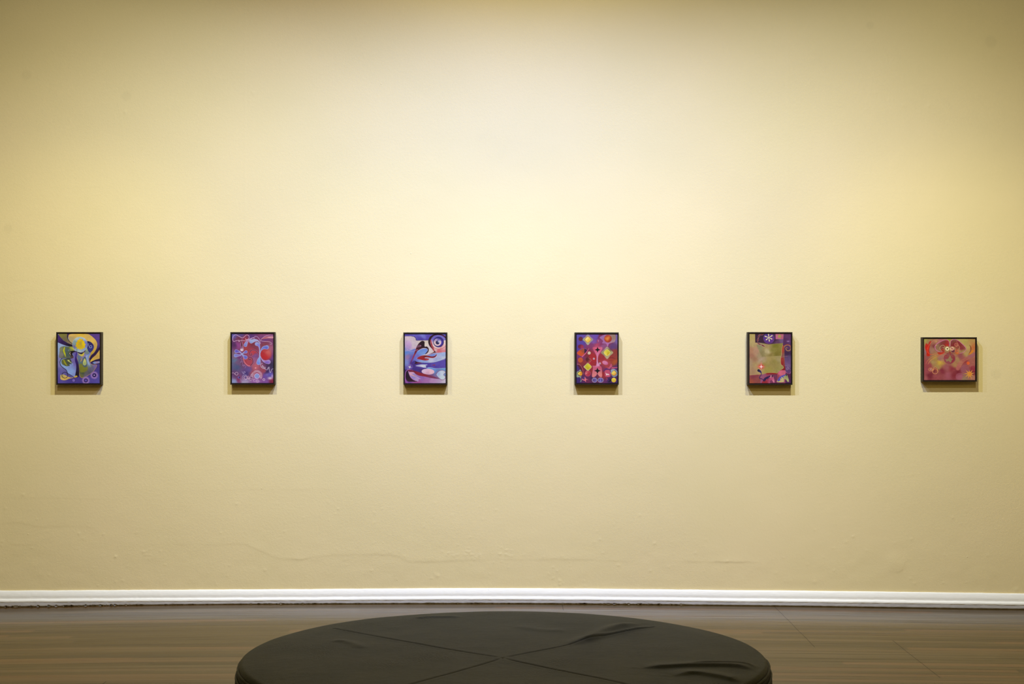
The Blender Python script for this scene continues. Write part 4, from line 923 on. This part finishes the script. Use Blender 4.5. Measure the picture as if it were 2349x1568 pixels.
# ---------------------------------------------------------------- the round bench
def build_bench():
    HT = .42; R = .984; SD = 5.972
    h0 = H-HT
    cx = -.031; cy = -D+SD
    root = bpy.data.objects.new('round_bench', None); root.location = (cx, cy, -.0045); link(root)
    tag(root, 'large round dark olive leather bench with crossed seams in front of the wall', 'bench')
    def px2top(px, py):
        d = h0*F/(py-CY); return (px-CX)*d/F-cx, (-D+d)-cy
    NR, NA = 230, 1080
    rr = np.concatenate([np.linspace(.0001, .90, 150, endpoint=False), np.linspace(.90, R-.022, 40)])
    A = np.linspace(0, 2*np.pi, NA, endpoint=False)
    RR, AA = np.meshgrid(rr, A, indexing='ij')
    X = RR*np.cos(AA); Y = RR*np.sin(AA)
    z = .004*(1-(RR/R)**2)+.0016*vnoise2(X*3+50, Y*3+50, 71)+.0006*vnoise2(X*9+50, Y*9+50, 72)
    edge = np.clip((R-.02-RR)/.12, 0, 1)
    z += -.005*(1-edge)**2
    def dist(pts):
        q = spline([px2top(*p) for p in pts], False, 10)
        best = np.full(X.shape, 9.0); side = np.zeros(X.shape); tt = np.zeros(X.shape)
        for i in range(len(q)-1):
            ax, ay = q[i]; bx, by = q[i+1]; dx, dy = bx-ax, by-ay; L = dx*dx+dy*dy+1e-12
            t = np.clip(((X-ax)*dx+(Y-ay)*dy)/L, 0, 1)
            ex, ey = X-ax-t*dx, Y-ay-t*dy
            d = np.hypot(ex, ey); m = d < best
            best = np.where(m, d, best); side = np.where(m, np.sign(dx*ey-dy*ex), side); tt = np.where(m, (i+t)/(len(q)-1), tt)
        return best, side, tt
    C0 = (1153, 1505)
    for seam in ([(765,1435),(900,1461),(1030,1484),C0],[C0,(1260,1527),(1330,1541),(1400,1555),(1490,1574)],[(1500,1432),(1420,1447),(1300,1475),C0],[C0,(1060,1531),(990,1550),(920,1570),(860,1590)]):
        d, s_, t = dist(seam)
        kn = np.clip(np.hypot(X-px2top(*C0)[0], Y-px2top(*C0)[1])/.05, .25, 1)
        z -= .0028*kn*np.exp(-(d/.0045)**2)
        z += .0005*kn*np.exp(-((d-.016)/.010)**2)
    # folds in the loose cover: crest polyline, height, camera-side width, far-side width
    for pts, a, w_n, w_f in (
        ([(1305,1474),(1345,1462),(1375,1449),(1400,1439),(1430,1431),(1465,1425)], .013, .026, .045),
        ([(1330,1468),(1390,1452),(1440,1441),(1490,1431)], .007, .018, .020),
        ([(1470,1527),(1530,1525),(1600,1522),(1680,1522),(1735,1529)], .010, .013, .060),
        ([(1580,1520),(1650,1517),(1710,1518),(1742,1525)], .005, .010, .022),
        ([(1540,1545),(1590,1539),(1640,1545),(1700,1555),(1745,1562)], .009, .013, .060),
        ([(760,1464),(790,1466),(815,1474),(830,1482)], .005, .02, .03),
        ([(955,1413),(990,1410),(1060,1409)], .005, .02, .03),
        ([(1180,1430),(1240,1440),(1300,1441)], .003, .03, .04)):
        d, s_, t = dist(pts)
        # which side is nearer the camera: lower Y
        q = spline([px2top(*p) for p in pts], False, 10)
        yl = np.interp(X, q[:, 0], q[:, 1]) if q[0, 0] < q[-1, 0] else np.interp(X, q[::-1, 0], q[::-1, 1])
        near = Y < yl
        fade = np.clip(np.sin(np.clip(t, 0.02, .98)*math.pi)*1.7, 0, 1)
        z += a*fade*np.where(near, np.exp(-(d/w_n)**2), np.exp(-(d/w_f)**2))*np.clip((R-.02-RR)/.05, 0, 1)
    P = np.stack([X, Y, z+HT-.006], -1)
    # roll over the rim and down to the first piping
    rim = []
    for k in range(1, 9):
        t = k/8*math.pi/2
        rx = R-.022+.020*math.sin(t); dz = -.020*(1-math.cos(t))
        rim.append(np.stack([rx*np.cos(A), rx*np.sin(A), P[-1, :, 2]+dz], -1))
    top = np.concatenate([P, np.array(rim)], 0)
    grid_obj('seat_top', top, M_LEATHER, root, closed_u=True)
    # two rows of welted piping round the rim
    zr = P[-1, :, 2].mean()
    def piping(rad, zc, r, name):
        T = np.linspace(0, 2*np.pi, 10, endpoint=False)
        wob = .0012*vnoise(np.arange(NA)/9.0+30, 81)
        G = np.stack([np.stack([(rad+wob+r*math.cos(t))*np.cos(A), (rad+wob+r*math.cos(t))*np.sin(A), np.full(NA, zc+r*math.sin(t))+wob], -1) for t in T]+[np.stack([(rad+wob+r)*np.cos(A), (rad+wob+r)*np.sin(A), np.full(NA, zc)+wob], -1)])
        grid_obj(name, G, M_LEATHER, root, closed_u=True, flip=True)
    piping(R-.001, zr-.022, .0055, 'piping')
    piping(R+.006, zr-.048, .0050, 'piping')
    # side band and lower side, slightly bulging
    rows = []
    for (rad, zz) in ((R-.004, zr-.020), (R+.002, zr-.030), (R+.004, zr-.046), (R+.003, zr-.050), (R+.010, zr-.065), (R+.012, zr-.12), (R+.012, zr-.22), (R+.008, zr-.32), (R-.01, .055), (R-.05, .05)):
        wob = .003*vnoise(np.arange(NA)/26.0+30, 83)*(1 if zz < zr-.06 else .2)
        rows.append(np.stack([(rad+wob)*np.cos(A), (rad+wob)*np.sin(A), np.full(NA, zz)], -1))
    grid_obj('side_panel', np.array(rows), M_LEATHER, root, closed_u=True)
    rows = [np.stack([r_*np.cos(A), r_*np.sin(A), np.full(NA, z_)], -1) for r_, z_ in ((R-.06, .06), (R-.06, -.002), (.01, -.002))]
    grid_obj('plinth', np.array(rows), M_PLINTH, root, closed_u=True)
build_bench()

# ---------------------------------------------------------------- lights
def spot(name, loc, aim, power, col, cone, blend, radius=.035):
    l = bpy.data.lights.new(name, 'SPOT'); l.energy = power; l.color = col
    l.spot_size = math.radians(cone); l.spot_blend = blend; l.shadow_soft_size = radius
    o = bpy.data.objects.new(name, l); o.location = loc; link(o)
    dx, dy, dz = (aim[i]-loc[i] for i in range(3))
    from mathutils import Vector
    o.rotation_euler = Vector((dx, dy, dz)).to_track_quat('-Z', 'Y').to_euler()
    return o
def area(name, loc, rot, sx, sy, power, col):
    l = bpy.data.lights.new(name, 'AREA'); l.shape = 'RECTANGLE'; l.size = sx; l.size_y = sy
    l.energy = power; l.color = col
    o = bpy.data.objects.new(name, l); o.location = loc; o.rotation_euler = rot; link(o)
    return o
spot('wall_washer', (-1.700, -2.30, 4.22), (-3.131, 0, 0.200), 197.2, (0.954, 1.000, 0.931), 120.6, 1.000)
spot('wall_washer', (-0.500, -2.30, 4.22), (-0.740, 0, 0.001), 484.3, (0.388, 0.519, 1.000), 114.4, 1.000)
spot('wall_washer', (0.600, -2.30, 4.22), (0.840, 0, 0.001), 452.2, (0.381, 0.490, 1.000), 114.4, 1.000)
spot('wall_washer', (1.720, -2.30, 4.22), (3.151, 0, 0.200), 194.0, (0.955, 1.000, 0.900), 120.6, 1.000)
spot('added_accent_beam', (-1.700, -2.30, 4.22), (-3.131, 0, 0.200), 153.6, (1.000, 0.955, 0.403), 60.0, 1.000)  # second beams added at the washer positions to shape colour and falloff
spot('added_accent_beam', (-0.500, -2.30, 4.22), (-0.455, 0, 0.200), 139.9, (1.000, 0.997, 0.840), 60.0, 1.000)
spot('added_accent_beam', (0.600, -2.30, 4.22), (0.455, 0, 0.200), 134.9, (1.000, 0.974, 0.706), 60.0, 1.000)
spot('added_accent_beam', (1.720, -2.30, 4.22), (3.151, 0, 0.200), 170.0, (1.000, 0.997, 0.482), 60.0, 1.000)
spot('far_spot', (-2.200, -3.80, 4.25), (-2.771, 0, 0.244), 136.8, (1.000, 0.970, 0.850), 69.6, 0.690)
spot('far_spot', (2.200, -3.80, 4.25), (2.771, 0, 0.244), 136.8, (1.000, 0.970, 0.850), 69.6, 0.690)
spot('added_centre_beam', (-0.500, -2.30, 4.22), (-0.235, 0, 3.287), 36.7, (1.000, 0.678, 0.000), 90.5, 1.000)  # extra unseen pair, added only to balance colour around the bright centre
spot('added_centre_beam', (0.600, -2.30, 4.22), (0.235, 0, 3.287), 44.0, (1.000, 0.929, 0.000), 90.5, 1.000)
area('ambient_fill', (0, -7.5, 4.42), (0, 0, 0), 5, 4, 165, (1, .77, .26))  # soft warm fill added for the ambient level, not an actual fitting

W = bpy.data.worlds.new('world'); sc.world = W; W.use_nodes = True
W.node_tree.nodes['Background'].inputs[0].default_value = (1, .9, .7, 1)
W.node_tree.nodes['Background'].inputs[1].default_value = 0.0

# ---------------------------------------------------------------- camera and view
cam = bpy.data.cameras.new('camera'); cam.sensor_width = 36.0; cam.lens = F/2349*36.0
cam.clip_end = 60; cam.clip_start = .05
co = bpy.data.objects.new('camera', cam); co.location = (0, -D, H); co.rotation_euler = (math.pi/2, 0, 0); link(co)
sc.camera = co
vs = sc.view_settings
vs.view_transform = 'Standard'; vs.look = 'None'; vs.gamma = 1.0; vs.use_curve_mapping = False; vs.exposure = 0.0
